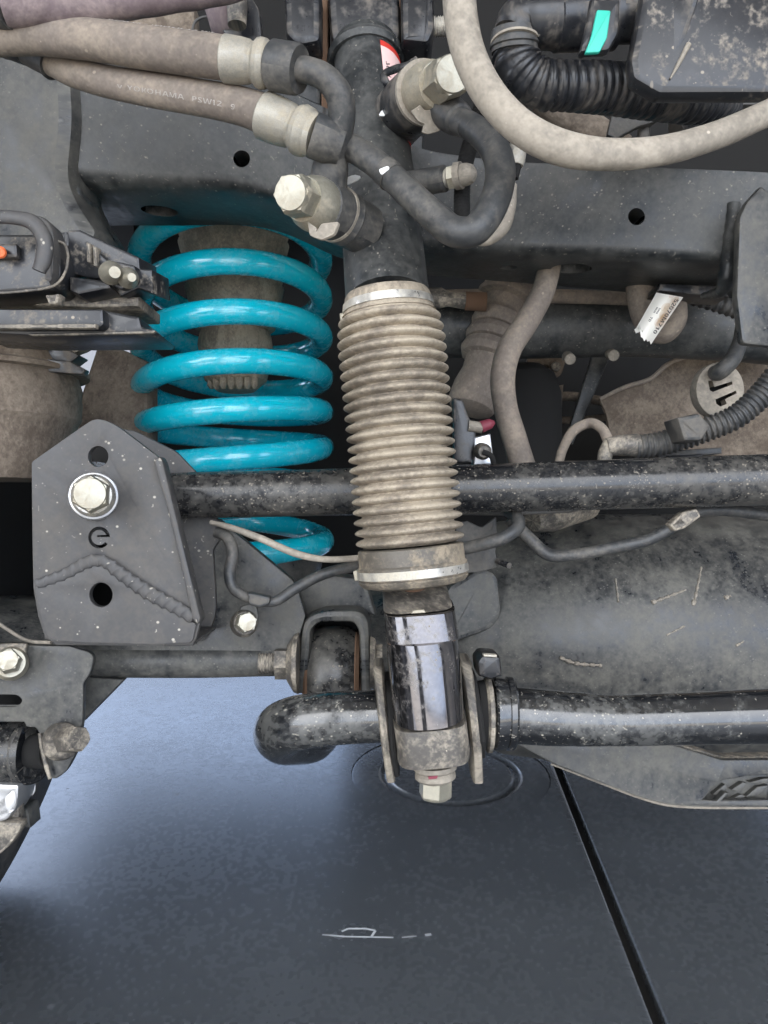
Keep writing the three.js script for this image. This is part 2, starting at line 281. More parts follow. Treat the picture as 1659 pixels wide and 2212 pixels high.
// ---------------------------------------------------------------- dark backdrop boxes for the shaded vehicle body behind and above
{
  const t = thing('underbody_backdrop', 'dark backdrop for the shaded vehicle underside in the gaps behind the suspension parts', 'vehicle body', null, 'structure');
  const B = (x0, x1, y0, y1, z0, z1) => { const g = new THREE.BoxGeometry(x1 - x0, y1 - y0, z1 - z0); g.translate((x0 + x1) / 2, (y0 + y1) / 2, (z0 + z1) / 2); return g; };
  part(t, 'floor_pan', B(-1.05, 1.05, .86, .9, -2.95, -.953), M.dark);  // sized to darken the reflection in the floor
  part(t, 'rear_backdrop', B(-1.05, 1.05, .80, 1.5, -.95, -.90), M.dark);  // dark sheet for the shaded gaps along the top
  part(t, 'tank_backdrop', B(-.10, 1, .30, .855, -2.2, -1.12), M.dark);  // dark block, set low to darken the gaps and the floor reflection
  part(t, 'dark_backdrop', B(-.345, .35, .30, .855, -1.119, -1.09), M.dark);  // dark sheet standing in for shade behind the coil
}

// ---------------------------------------------------------------- frame rail
{
  const t = thing('frame_rail', 'long black frame rail running across the photo above the rods', 'vehicle frame');
  const S = [[-60, 110, 400, 492], [60, 110, 398, 490], [150, 112, 396, 487], [250, 115, 402, 487], [340, 120, 406, 487], [420, 122, 408, 486], [500, 130, 414, 488], [560, 150, 425, 499], [620, 180, 445, 519], [700, 215, 488, 550], [760, 240, 512, 566], [840, 275, 528, 580], [920, 310, 538, 592], [1010, 326, 545, 600], [1100, 337, 549, 606], [1300, 346, 556, 620], [1480, 352, 566, 632], [1620, 358, 574, 641], [1760, 365, 580, 650]];
  const rings = [];
  for (let i = 0; i < S.length - 1; i++) for (let k = 0; k < 5; k++) {
    const w = k / 5, g = (q) => { const p0 = (S[i - 1] || S[i])[q], p1 = S[i][q], p2 = S[i + 1][q], p3 = (S[i + 2] || S[i + 1])[q]; return .5 * (2 * p1 + (p2 - p0) * w + (2 * p0 - 5 * p1 + 4 * p2 - p3) * w * w + (3 * p1 - p0 - 3 * p2 + p3) * w * w * w); };
    const u = lerp(S[i][0], S[i + 1][0], w), vt = g(1), vc = g(2), vb = g(3), d = .60;
    const h = (958 - vc) * d / F, db = h * F / (958 - vb);
    const TF = P(u, vt, d), PC = P(u, vc, d), PB = P(u, vb, db), uu = (u - CU) * d / db + CU; PB.copy(P(uu, vb, db));
    const TB = TF.clone().add(V(0, 0, -(db - d))), r = [TB, TF.clone().add(V(0, 0, -.012)), TF.clone().lerp(PC, .06)];
    for (let m = 1; m <= 5; m++) r.push(TF.clone().lerp(PC, .06 + m * .13));
    const s = PC.clone().lerp(TF, .05 / .2 * .9 * .6), e = PC.clone().lerp(PB, .35);
    for (let m = 0; m <= 7; m++) { const q = m / 7; r.push(s.clone().multiplyScalar((1 - q) ** 2).addScaledVector(PC, 2 * q * (1 - q)).addScaledVector(e, q * q)); }
    r.push(PB.clone().lerp(e, .5), PB); rings.push(r);
  }
  let g = loft(rings, .7);
  const ev = new Evaluator(); ev.useGroups = false; ev.attributes = ['position', 'uv', 'normal'];
  const cut = (u, v, r, axis) => {
    const d = axis === 'z' ? .62 : null, c = new THREE.CylinderGeometry(r, r, .16, 28);
    if (axis === 'z') { c.rotateX(Math.PI / 2); const q = P(u, v, .60); c.translate(q.x, q.y, q.z - .02); }
    else { const q = axis; c.translate(q.x, q.y, q.z); }
    let b1 = new Brush(g); b1.updateMatrixWorld(); let b2 = new Brush(c); b2.updateMatrixWorld(); g = ev.evaluate(b1, b2, SUBTRACTION).geometry;
  };
  cut(522, 343, .0066, 'z'); cut(1375, 468, .0066, 'z');
  cut(0, 0, .0155, P(345, 458, .662)); cut(0, 0, .0165, P(1234, 588, .642)); cut(0, 0, .0075, P(1098, 584, .645));
  part(t, 'rail', g, M.frame);
  // cross tube on the left with its weld bead
  part(t, 'side_plate', plate([[-80, 40], [150, 100], [160, 250, 40], [148, 380, 40], [168, 430, 20], [214, 500, 20], [150, 590, 30], [-80, 640]], { d: .588, th: .06, bev: .012, n: [-.12, 0, 1], o: [150, 300] }), M.axle);
  part(t, 'weld_bead', tube([[158, 180, .606, 9], [150, 250, .604, 12], [143, 330, .604, 13], [150, 380, .604, 14], [172, 425, .602, 12], [205, 452, .63, 10], [225, 480, .67, 8]], { N: 90, K: 14, prof: (s) => 1 + .12 * Math.sin(s * 900) }), M.frame);
  // right end bracket
  const gp = part(t, 'gusset_plate', plate([[1598, 470, 8], [1614, 436, 8], [1645, 401, 4], [1700, 440], [1700, 752], [1604, 742, 12], [1592, 640]], { d: .57, th: .008, bev: .002, n: [.12, 0, 1] }), M.axle);
  part(t, 'weld_bead', tube([[1585, 440, .6, 14], [1578, 520, .6, 17], [1572, 590, .6, 20], [1560, 625, .61, 14], [1520, 640, .64, 8]], { N: 60, K: 14, prof: s => 1 + .04 * Math.sin(s * 800) }), M.frame);
  part(t, 'gusset_plate', plate([[1425, 612], [1560, 618, 6], [1575, 640], [1500, 636], [1420, 628]], { d: .66, th: .03, bev: .001 }), M.plastic);
}

// ---------------------------------------------------------------- teal coil spring and what stands in it
{
  const t = thing('coil_spring', 'bright teal coil spring standing between frame rail and axle', 'coil spring');
  const base = P(503, 674, .81), R = .0930, wr = .0123, pitch = .0458, pts = [];
  const f0 = P(503, 674, .81 - R), y0 = f0.y;
  const t0 = -2.35 * 2 * Math.PI, t1 = 5.08 * 2 * Math.PI, N = 560, K = 18, rings = [];
  const tilt = k => k < 0 ? .20 - .05 * k : k < 3 ? .20 * (1 - sstep(.2, 3, k)) : 0;      // the spring is bowed: its upper turns lean back
  const at = a => { let k = a / (2 * Math.PI), kk = k < 4 ? k : k < 4.75 ? 4 + sstep(0, 1, (k - 4) / .75) * .5 + (k - 4) * .64 : 4.98 + (k - 4.75) * .1; const y = y0 - pitch * kk - R * (1 - Math.cos(a)) * Math.tan(tilt(k)); return V(base.x - R * Math.sin(a), y, base.z + R * Math.cos(a)); };
  for (let i = 0; i <= N; i++) {
    const a = lerp(t0, t1, i / N), c = at(a), T = at(a + .01).sub(at(a - .01)).normalize(), n = V(-Math.sin(a), 0, Math.cos(a)); n.addScaledVector(T, -n.dot(T)).normalize(); const b = T.clone().cross(n), r = [];
    for (let k = 0; k < K; k++) { const q = Math.PI + k / K * 2 * Math.PI; r.push(c.clone().addScaledVector(n, Math.cos(q) * wr).addScaledVector(b, Math.sin(q) * wr)); } rings.push(r);
  }
  part(t, 'coil', loft(rings, .9), M.teal);

  const b = thing('bump_stop', 'dusty brown tapered rubber bump stop inside the teal coil spring', 'bump stop');
  const A = P(505, 470, .81), Z = P(510, 845, .81);
  part(b, 'rubber_cone', turned(A, Z, [[0, 0], [0, 122], [.1, 118], [.15, 110], [.16, 118], [.22, 112], [.36, 104], [.40, 100], [.41, 106], [.56, 92], [.64, 86], [.66, 74], [.70, 78], [.74, 80], [.80, 76], [.90, 70], [.94, 66], [1, 40], [1, 0]], .81, { seg: 48, crease: .4 }), M.boot);
  for (let k = 0; k < 7; k++) { const a = (k / 7 - .5) * 2.2; const c = P(508 + Math.sin(a) * 58, 815, .81 - Math.cos(a) * .03); part(b, 'rib', turned(c, c.clone().add(V(0, -.012, 0)), [[0, 0], [0, 8], [.7, 9], [1, 4], [1, 0]], .78, { seg: 10 }), M.boot); }

  const s = thing('spring_seat', 'grey round seat on the axle under the teal coil spring', 'spring seat');
  part(s, 'cup', turned(P(560, 1208, .81), P(570, 1330, .81), [[0, 0], [0, 128], [.03, 134], [.2, 134], [.3, 128], [1, 128], [1, 0]], .81, { seg: 56 }), M.axle);
  part(s, 'rim_pad', turned(P(560, 1203, .81), P(560, 1210, .81), [[0, 0], [0, 126], [1, 126], [1, 0]], .81, { seg: 56 }), M.rust);
}

// ---------------------------------------------------------------- axle
{
  const t = thing('rear_axle', 'dusty black axle housing bulging behind the sway bar', 'axle');
  const A = P(-200, 1372, .80), B = P(1900, 1372, .80), k = .80 / F;
  const X = u => (u + 200) / 2100;
  part(t, 'housing', turned(A, B, [[0, 0], [0, 84], [X(650), 86], [X(720), 92], [X(800), 112], [X(900), 150], [X(990), 215], [X(1080), 246], [X(1180), 258], [X(1350), 262], [X(1550), 262], [X(1700), 256], [X(1800), 200], [1, 150], [1, 0]], .80, { seg: 72, crease: .9, spin: Math.PI }), M.axle);
  part(t, 'pad', plate([[965, 1270, 16], [1040, 1225, 18], [1075, 1240, 16], [1085, 1330, 20], [1060, 1360, 16], [960, 1395, 14]], { d: .69, th: .05, bev: .004 }), M.axle);
  part(t, 'boss', turned(P(1150, 1125, .66), P(1262, 1080, .70), [[0, 0], [0, 24], [.3, 40], [1, 46], [1, 0]], .66), M.dusty);
  { // dried mud trails on the housing
    const on = (u, v) => { const k = -(v - 1106) / F, y0 = -(1372 - 1106) / F * .8, a = 1 + k * k, b = -2 * (k * y0 + .8), c = y0 * y0 + .64 - .1262 ** 2; return [u, v, (-b - Math.sqrt(b * b - 4 * a * c)) / (2 * a)]; };
    for (const q of [[[1408, 1302, 4], [1440, 1290, 3], [1482, 1274, 2]], [[1515, 1225, 2], [1508, 1262, 2.5], [1502, 1290, 3], [1497, 1308, 5]], [[1565, 1292, 4], [1578, 1287, 3]], [[1440, 1372, 1.5], [1480, 1352, 2]], [[1590, 1395, 2.5], [1606, 1386, 2]], [[1330, 1250, 1.5], [1336, 1300, 2]], [[1210, 1420, 3], [1240, 1432, 4], [1300, 1438, 3]]]) part(t, 'mud_trail', tube(q.map(p => [...on(p[0], p[1]), p[2]]), { N: 40, K: 10, prof: z => 1 + .35 * Math.sin(z * 900) + .2 * Math.sin(z * 2300) }), M.pale);
  }
  // lower link: tube with its welded bracket plate on the left
  part(t, 'bracket_web', plate([[395, 1120], [470, 1120], [640, 1260, 20], [660, 1330], [640, 1400], [600, 1430], [100, 1440], [80, 1390], [200, 1380], [425, 1390]], { d: .60, th: .012, bev: .001 }), M.axle);
  part(t, 'lower_tube', tube([[-60, 1425, .61, 38], [180, 1425, .61, 38], [420, 1426, .61, 38], [600, 1424, .61, 36]], { N: 16, K: 30 }), M.axle);
}

// ---------------------------------------------------------------- stabiliser cylinder with bellows
const cylTop = P(790, 110, .60), cylBot = P(838, 655, .512);
{
  const t = thing('stabiliser_cylinder', 'tall black hydraulic cylinder with dusty tan bellows at the centre', 'hydraulic cylinder');
  part(t, 'barrel', turned(cylTop, cylBot, [[0, 0], [0, 80], [.015, 83], [.04, 83], [.05, 77], [.6, 83], [.9, 86], [1, 86], [1, 0]], .54, { seg: 56 }), M.frame);
  part(t, 'upper_eye', plate([[706, -30], [862, -30], [866, 70, 10], [858, 118, 30], [790, 140, 60], [722, 118, 30], [712, 60, 10]], { d: .585, th: .05, bev: .006 }), M.plastic);
  part(t, 'collar', turned(P(789, 112, .60), P(791, 140, .597), [[0, 60], [.1, 76], [.6, 84], [1, 80], [1, 60]], .60, { seg: 48 }), M.frame);
  // cuff, clamp and bellows
  const b0 = P(836, 634, .505), b1 = P(895, 1270, .505);
  const at = v => b0.clone().lerp(b1, (v - 634) / (1270 - 634));
  part(t, 'upper_cuff', turned(at(634), at(694), [[0, 70], [0, 88], [.1, 92], [.3, 95], [.7, 98], [1, 104], [1, 70]], .505, { seg: 56 }), M.boot);
  const c0 = part(t, 'clamp_band', turned(at(654), at(671), [[0, 90], [0, 97.5], [1, 100.5], [1, 90]], .505, { seg: 56 }), M.steel);
  part(t, 'clamp_buckle', plate([[733, 676, 3], [748, 674, 3], [749, 698, 3], [736, 700, 3]], { d: .5, th: .008, bev: .001 }), M.zinc, c0);
  const prof = [[0, 80], [0, 103]], n = 22, v0 = 682, v1 = 1176;
  for (let i = 0; i < n; i++) for (const [q, r] of [[.03, 98], [.12, 100], [.2, 107], [.32, 113], [.45, 116.5], [.55, 117], [.66, 115.5], [.78, 111], [.88, 104], [.95, 98.5]]) prof.push([(i + q) / n, (r - (q < .1 ? 0 : 0)) * (1 - .05 * Math.max(0, 1 - i / 1.5)) + (Math.sin(i * 12.9898) * .6)]);
  prof.push([1, 103], [1, 80]);
  part(t, 'bellows', turned(at(v0), at(v1), prof, .505, { seg: 96, crease: .8 }), M.boot);
  part(t, 'lower_cuff', turned(at(1180), at(1264), [[0, 80], [0, 110], [.03, 114], [.42, 115], [.47, 119], [.75, 119], [.78, 116], [.82, 119], [.88, 116], [.95, 110], [1, 96], [1, 0]], .505, { seg: 64, crease: .45 }), M.cuff);
  const c1 = part(t, 'clamp_band', turned(at(1224), at(1241), [[0, 100], [0, 120.5], [1, 120.5], [1, 100]], .505, { seg: 64 }), M.steel);
  part(t, 'clamp_buckle', plate([[762, 1234, 4], [780, 1230, 3], [781, 1254, 3], [766, 1256, 4]], { d: .505, th: .01, bev: .001 }), M.zinc, c1);
  part(t, 'piston_rod', cyl(at(1240), P(902, 1330, .515), 26, .505), M.rust);
  // rod end block: rounded section lofted downwards, its top face dusty
  const sec = (u0, u1, v0, v1, d, fz, pw) => { const r = []; v0 = 958 + (v0 - 958) * (d - fz) / d; v1 = 958 + (v1 - 958) * (d - fz) / d; for (let k = 0; k < 48; k++) { const a = k / 48 * 2 * Math.PI, c = Math.cos(a), s = Math.sin(a), x = Math.sign(c) * Math.pow(Math.abs(c), pw), z = Math.sign(s) * Math.pow(Math.abs(s), pw); const q = P(lerp(u0, u1, .5 + .5 * x), lerp(v0, v1, .5 + .5 * x), d); r.push(q.addScaledVector(V(0, 0, 1), z * fz)); } return r; };
  part(t, 'rod_end', loft([sec(830, 952, 1266, 1254, .525, .010, .5), sec(826, 964, 1288, 1275, .515, .016, .5), sec(828, 974, 1330, 1318, .50, .026, .5)], .7), M.dusty);
  const blk = part(t, 'rod_end_block', loft([sec(832, 974, 1334, 1322, .497, .026, .5), sec(829, 979, 1337, 1325, .495, .0285, .5), sec(833, 988, 1398, 1386, .493, .029, .5)], .7), M.gloss);
  part(t, 'block_sleeve', loft([sec(832, 985, 1401, 1389, .493, .034, .8), sec(835, 990, 1430, 1420, .492, .034, .8), sec(848, 1001, 1584, 1570, .489, .034, .8)], .9), M.gloss);
  part(t, 'seam_line', loft([sec(834, 986, 1398.2, 1386.2, .493, .0284, .56), sec(834, 986, 1401, 1389, .493, .0284, .56)], .7), M.rust);
  part(t, 'block_foot', loft([sec(849, 1003, 1587, 1573, .488, .029, .5), sec(857, 1010, 1650, 1636, .487, .030, .5), sec(858, 1010, 1668, 1655, .487, .029, .5)], .7), M.dusty);
  part(t, 'grease_lip', plate([[892, 1319], [916, 1317], [920, 1324], [888, 1326]], { d: .465, th: .003, bev: .0005 }), M.zinc);
  const bo = part(t, 'bolt', hex(P(941, 1684, .488), P(940, 1722, .488), 36, .488, { spin: .3 }), M.zinc);
  part(t, 'flange', turned(P(939, 1650, .488), P(941, 1688, .488), [[0, 0], [0, 46], [.25, 47], [.4, 40], [.55, 44], [.75, 44], [.9, 38], [1, 30], [1, 0]], .488), M.pale, bo);
  part(t, 'paint_dab', plate([[925, 1678], [946, 1676], [944, 1682], [926, 1684]], { d: .4735, th: .001, bev: 0 }), M.pink, bo);
  // bosses that carry the hose unions
  part(t, 'port_boss', turned(P(794, 500, .508), P(722, 460, .487), [[0, 0], [0, 48], [.06, 55], [.6, 56], [.63, 58], [.67, 56], [1, 56], [1, 0]], .49), M.tubeblk);
  part(t, 'port_boss', turned(P(840, 276, .57), P(878, 234, .541), [[0, 0], [0, 54], [.08, 61], [1, 60], [1, 0]], .55), M.plastic);
  part(t, 'bleed_boss', turned(P(860, 402, .53), P(966, 385, .51), [[0, 22], [0, 27], [.95, 27], [1, 22], [1, 0]], .52), M.tubeblk);
  for (const [u, v, a, b, d] of [[757, 388, 22, 8, .492], [833, 242, 15, 7, .528]]) { const q = []; for (let i = 0; i < 14; i++) { const w = i / 14 * 6.283, x = a * Math.cos(w) * (1 + .12 * Math.sin(w * 3)), y = b * Math.sin(w); q.push([u + x * .93 + y * .3, v - x * .36 + y * .9]); } part(t, 'paint_mark', plate(q, { d, th: .0012, bev: 0, n: [-.25, 0, 1] }), M.white); }
  // sticker: bent strip on the left of the barrel
  {
    const W = 256, H = 512, cv = document.createElement('canvas'); cv.width = W; cv.height = H; const x = cv.getContext('2d');
    x.fillStyle = '#e9c4bf'; x.fillRect(0, 0, W, H); x.fillStyle = '#c8352c'; x.fillRect(0, 0, W, 34); x.fillRect(0, H - 46, W, 46);
    x.fillStyle = '#2a2024'; x.font = 'bold 44px sans-serif'; x.save(); x.translate(196, 60); x.rotate(Math.PI / 2); x.fillText('7001', 60, 0); x.restore();
    x.fillStyle = '#7a4a48'; for (let i = 0; i < 6; i++) x.fillRect(30, 90 + i * 44, 100, 7);
    const ct = new THREE.CanvasTexture(cv); ct.colorSpace = THREE.SRGBColorSpace;
    const ax = cylBot.clone().sub(cylTop), L = ax.length(), T = ax.clone().normalize(), n = C(0, 0, 1).addScaledVector(T, -C(0, 0, 1).dot(T)).normalize(), b = T.clone().cross(n), pos = [], uv = [], ix = [], N = 20, r = 83.5 * .54 / F;
    for (let j = 0; j <= 10; j++) for (let i = 0; i <= N; i++) { const f = lerp(.085, .46, j / 10), rr = lerp(77.8, 82.2, (f - .05) / .55) * .54 / F + .0006, a = lerp(-1.45, -.42, i / N) * 1, q = cylTop.clone().addScaledVector(ax, f).addScaledVector(n, Math.cos(a) * rr).addScaledVector(b, -Math.sin(a) * rr * -1); pos.push(q.x, q.y, q.z); uv.push(i / N, 1 - j / 10); }
    for (let j = 0; j < 10; j++) for (let i = 0; i < N; i++) { const k = j * (N + 1) + i; ix.push(k, k + 1, k + N + 1, k + 1, k + N + 2, k + N + 1); }
    const g = geo(pos, uv, ix); g.computeVertexNormals();
    part(t, 'sticker', g, new THREE.MeshPhysicalMaterial({ map: ct, roughness: .5, side: THREE.DoubleSide }), null, 'red and white warning sticker');
  }
  // upper mount on the frame: two lugs with a through bolt
  const m = thing('cylinder_mount', 'black two lug mount at the top of the hydraulic cylinder', 'mount');
  part(m, 'lug', plate([[614, -30], [692, -30], [692, 88, 12], [640, 98, 20], [616, 70, 8]], { d: .575, th: .045, bev: .005 }), M.plastic);
  part(m, 'lug', plate([[866, -30], [936, -30, 4], [940, 60, 14], [926, 92, 10], [868, 86, 6]], { d: .575, th: .045, bev: .005 }), M.plastic);
  part(m, 'post', plate([[632, 92], [694, 92], [694, 330], [640, 330]], { d: .61, th: .02, bev: .004 }), M.frame);
  part(m, 'post', plate([[868, 84], [915, 84], [915, 330], [868, 330]], { d: .605, th: .02, bev: .004 }), M.frame);
  part(m, 'liner', plate(rect(694, -30, 708, 250), { d: .60, th: .03, bev: .001 }), M.rust); part(m, 'liner', plate(rect(852, -30, 868, 140), { d: .598, th: .03, bev: .001 }), M.rust);
  part(m, 'bolt', tube([[925, 57, .59, 19], [980, 57, .59, 19]], { N: 80, K: 18, prof: s => 1 + .07 * Math.sin(s * 3600) }), M.steel);
}

// ---------------------------------------------------------------- hydraulic hoses
function lettering(fr, s0, s1, a0, a1, str, font, W, H, col) {
  const cv = document.createElement('canvas'); cv.width = W; cv.height = H; const x = cv.getContext('2d'); x.fillStyle = '#000'; x.fillRect(0, 0, W, H); x.fillStyle = '#fff'; x.font = font; x.textBaseline = 'middle'; x.fillText(str, 10, H / 2);
  const im = x.getImageData(0, 0, W, H), r = rng(5); for (let i = 0; i < im.data.length; i += 4) { const k = N90[((i >> 2) * 7) % (TS * TS)] * .8 + .15 * r(); im.data[i] = im.data[i + 1] = im.data[i + 2] = im.data[i] * Math.min(1, k + .3); } x.putImageData(im, 0, 0);
  const al = new THREE.CanvasTexture(cv), m = new THREE.MeshPhysicalMaterial({ color: new THREE.Color().setRGB(...col), roughness: .9, alphaMap: al, transparent: true, side: THREE.DoubleSide });
  const pos = [], uv = [], ix = [], N = 60, K = 8;
  for (let i = 0; i <= N; i++) { const f = fr[Math.round(lerp(s0, s1, i / N) * (fr.length - 1))]; for (let k = 0; k <= K; k++) { const a = lerp(a0, a1, k / K), q = f.c.clone().addScaledVector(f.n, Math.cos(a) * (f.r + .0005)).addScaledVector(f.b, Math.sin(a) * (f.r + .0005)); pos.push(q.x, q.y, q.z); uv.push(i / N, k / K); } }
  for (let i = 0; i < N; i++) for (let k = 0; k < K; k++) { const a = i * (K + 1) + k; ix.push(a, a + 1, a + K + 1, a + 1, a + K + 2, a + K + 1); }
  const g = geo(pos, uv, ix); g.computeVertexNormals(); return [g, m];
}
const ferrule = (A, B, d, r) => turned(A, B, [[0, 0], [0, r - 2], [.02, r], [.1, r], [.3, r - 1], [.5, r - 4], [.56, r - 8], [.6, r - 7], [.66, r], [.74, r + 3], [.84, r + 1], [.9, r - 4], [1, r - 5], [1, 0]], d, { seg: 18, crease: .42 });
{
  // upper hose
  const t = thing('hydraulic_hose', 'upper of two thick brown rubber hoses, ending in the bolt left of the cylinder', 'hose', 'hydraulic hoses at upper left');
  const pts = [[-40, 82, .47, 38], [60, 78, .47, 38], [180, 84, .465, 41], [300, 101, .46, 43], [420, 117, .455, 44], [490, 126, .452, 44]];
  part(t, 'rubber', tube(pts, { N: 60, K: 32 }), M.hose);
  part(t, 'lettering', ...lettering(frames(pts, 200), .42, .96, -1.05, -.62, '- . _ - PSW I2 - INNER 12 mm', 'bold 40px sans-serif', 512, 64, [.42, .38, .34]));
  part(t, 'ferrule', ferrule(P(484, 127, .452), P(592, 141, .45), .45, 48), M.crimp);
  part(t, 'collar', turned(P(588, 141, .45), P(648, 151, .445), [[0, 0], [0, 48], [.06, 51], [.86, 51], [1, 47], [1, 26], [.97, 24], [.97, 0]], .448), M.tubeblk);
  part(t, 'steel_tube', tube([[632, 150, .446, 26], [665, 152, .445, 27], [705, 170, .446, 28], [733, 208, .450, 30], [738, 250, .455, 30], [728, 298, .462, 31], [712, 345, .47, 32]], { N: 70, K: 26 }), M.tubeblk);
  part(t, 'union_neck', tube([[718, 335, .47, 36], [712, 375, .475, 40], [706, 410, .48, 44]], { N: 14, K: 26 }), M.tubeblk);
  part(t, 'union_eye', turned(P(724, 461, .488), P(690, 446, .475), [[0, 0], [0, 56], [.08, 59], [.92, 59], [1, 56], [1, 0]], .48), M.tubeblk);
  part(t, 'washer', turned(P(729, 464, .490), P(724, 461, .488), [[0, 0], [0, 60], [1, 60], [1, 0]], .49), M.pale);
  const bo = part(t, 'banjo_bolt', hex(P(664, 434, .465), P(628, 417, .443), 45, .453, { spin: .2 }), M.zinc);
  part(t, 'flange', turned(P(691, 446, .476), P(655, 430, .460), [[0, 0], [0, 58], [.12, 59], [.35, 59], [.55, 57], [.75, 52], [1, 46], [1, 0]], .468), M.zinc, bo);
  part(t, 'lock_tab', plate([[664, 478, 4], [684, 492, 4], [682, 502, 4], [694, 482, 6], [732, 478, 6], [722, 505, 8], [694, 518, 8], [668, 508, 6]], { d: .458, th: .003, bev: .0006, n: [-.4, .1, 1] }), M.pale);

  const h = thing('hydraulic_hose', 'lower of two thick brown rubber hoses with white lettering, crossing over the cylinder', 'hose', 'hydraulic hoses at upper left');
  const q = [[112, 136, .49, 27], [160, 157, .485, 30], [240, 178, .48, 33], [340, 196, .475, 36], [440, 213, .47, 37], [520, 229, .465, 39], [580, 250, .462, 41]];
  part(h, 'rubber', tube(q, { N: 60, K: 32 }), M.hose);
  part(h, 'lettering', ...lettering(frames(q, 200), .36, .93, .86, .36, 'v  YOKOHAMA   PSW12   9', 'bold 46px sans-serif', 600, 64, [.40, .36, .32]));
  part(h, 'ferrule', ferrule(P(569, 249, .463), P(682, 294, .458), .46, 50), M.crimp);
  part(h, 'collar', turned(P(674, 291, .458), P(738, 317, .462), [[0, 0], [0, 46], [.1, 47], [.6, 46], [.7, 43], [1, 38], [1, 0]], .46), M.tubeblk);
  part(h, 'steel_tube', tube([[715, 308, .47, 30], [755, 318, .468, 29], [800, 345, .462, 29], [838, 375, .458, 29], [890, 424, .45, 31], [945, 474, .442, 32], [982, 500, .437, 33], [1020, 500, .434, 33], [1050, 470, .436, 33], [1075, 415, .44, 33], [1080, 360, .446, 33], [1062, 312, .455, 32], [1030, 282, .465, 29], [1000, 262, .475, 27]], { N: 150, K: 28 }), M.tubeblk);
  part(h, 'tube_sleeve', tube([[828, 366, .459, 31], [838, 375, .458, 32], [846, 384, .457, 32]], { N: 8, K: 26 }), M.tubeblk);
  part(h, 'paint_mark', plate([[818, 366, 4], [838, 358, 4], [842, 364, 4], [824, 378, 4]], { d: .439, th: .001, bev: 0 }), M.white);
  part(h, 'union_neck', turned(P(958, 236, .495), P(1014, 274, .47), [[0, 0], [0, 40], [.5, 36], [.62, 33], [.66, 28], [1, 27], [1, 0]], .48), M.tubeblk);
  part(h, 'union_eye', turned(P(878, 234, .541), P(918, 202, .508), [[0, 0], [0, 62], [.06, 65], [.94, 65], [1, 62], [1, 0]], .525), M.plastic);
  part(h, 'washer', turned(P(916, 203, .509), P(920, 200, .506), [[0, 0], [0, 66], [1, 66], [1, 0]], .515), M.pale);
  const b2 = part(h, 'banjo_bolt', hex(P(944, 188, .490), P(977, 160, .458), 46, .47, { spin: .1 }), M.zinc);
  part(h, 'flange', turned(P(920, 200, .506), P(950, 183, .482), [[0, 0], [0, 58], [.2, 59], [.35, 58], [.5, 57], [.8, 50], [1, 46], [1, 0]], .495), M.zinc, b2);
  part(h, 'lock_tab', plate([[888, 240, 3], [908, 226, 3], [918, 238, 4], [938, 236, 4], [946, 250, 4], [952, 282, 4], [926, 290, 5], [912, 286, 5], [918, 268, 3], [904, 262, 4]], { d: .485, th: .003, bev: .0006, n: [.3, -.3, 1] }), M.pale);
  part(h, 'crimp', turned(P(-20, 70, .5), P(60, 105, .495), [[0, 0], [0, 34], [.5, 38], [.6, 36], [1, 34], [1, 0]], .5), M.tubeblk);
  part(h, 'ferrule_left', turned(P(50, 102, .496), P(114, 137, .49), [[0, 0], [0, 32], [.7, 31], [.95, 31], [.96, 34], [1, 34], [1, 0]], .49, { seg: 24 }), M.tubeblk);
  const cl = thing('hose_clip', 'black bent wire clip behind the bolt right of the cylinder', 'clip');
  part(cl, 'clip_band', tube([[902, 128, .52, 8], [880, 142, .52, 9], [852, 150, .525, 9], [830, 162, .53, 9], [836, 182, .53, 9], [850, 196, .535, 8]], { N: 50, K: 12, flat: .6 }), M.plastic);
  const ba = thing('bleed_screw', 'small hex bleed nipple under a beige dust cap right of the cylinder', 'bleed nipple');
  part(ba, 'thread', tube([[958, 386, .511, 19], [972, 384, .508, 19]], { N: 40, K: 16, prof: s => 1 + .06 * Math.sin(s * 5000) }), M.steel);
  part(ba, 'hex_nut', hex(P(970, 384, .508), P(986, 381, .506), 26, .506), M.zinc);
  part(ba, 'dust_cap', turned(P(984, 381, .506), P(1029, 373, .50), [[0, 0], [0, 28], [.3, 28], [.32, 24], [.6, 23], [.85, 18], [1, 6], [1, 0]], .503), M.pale);
}

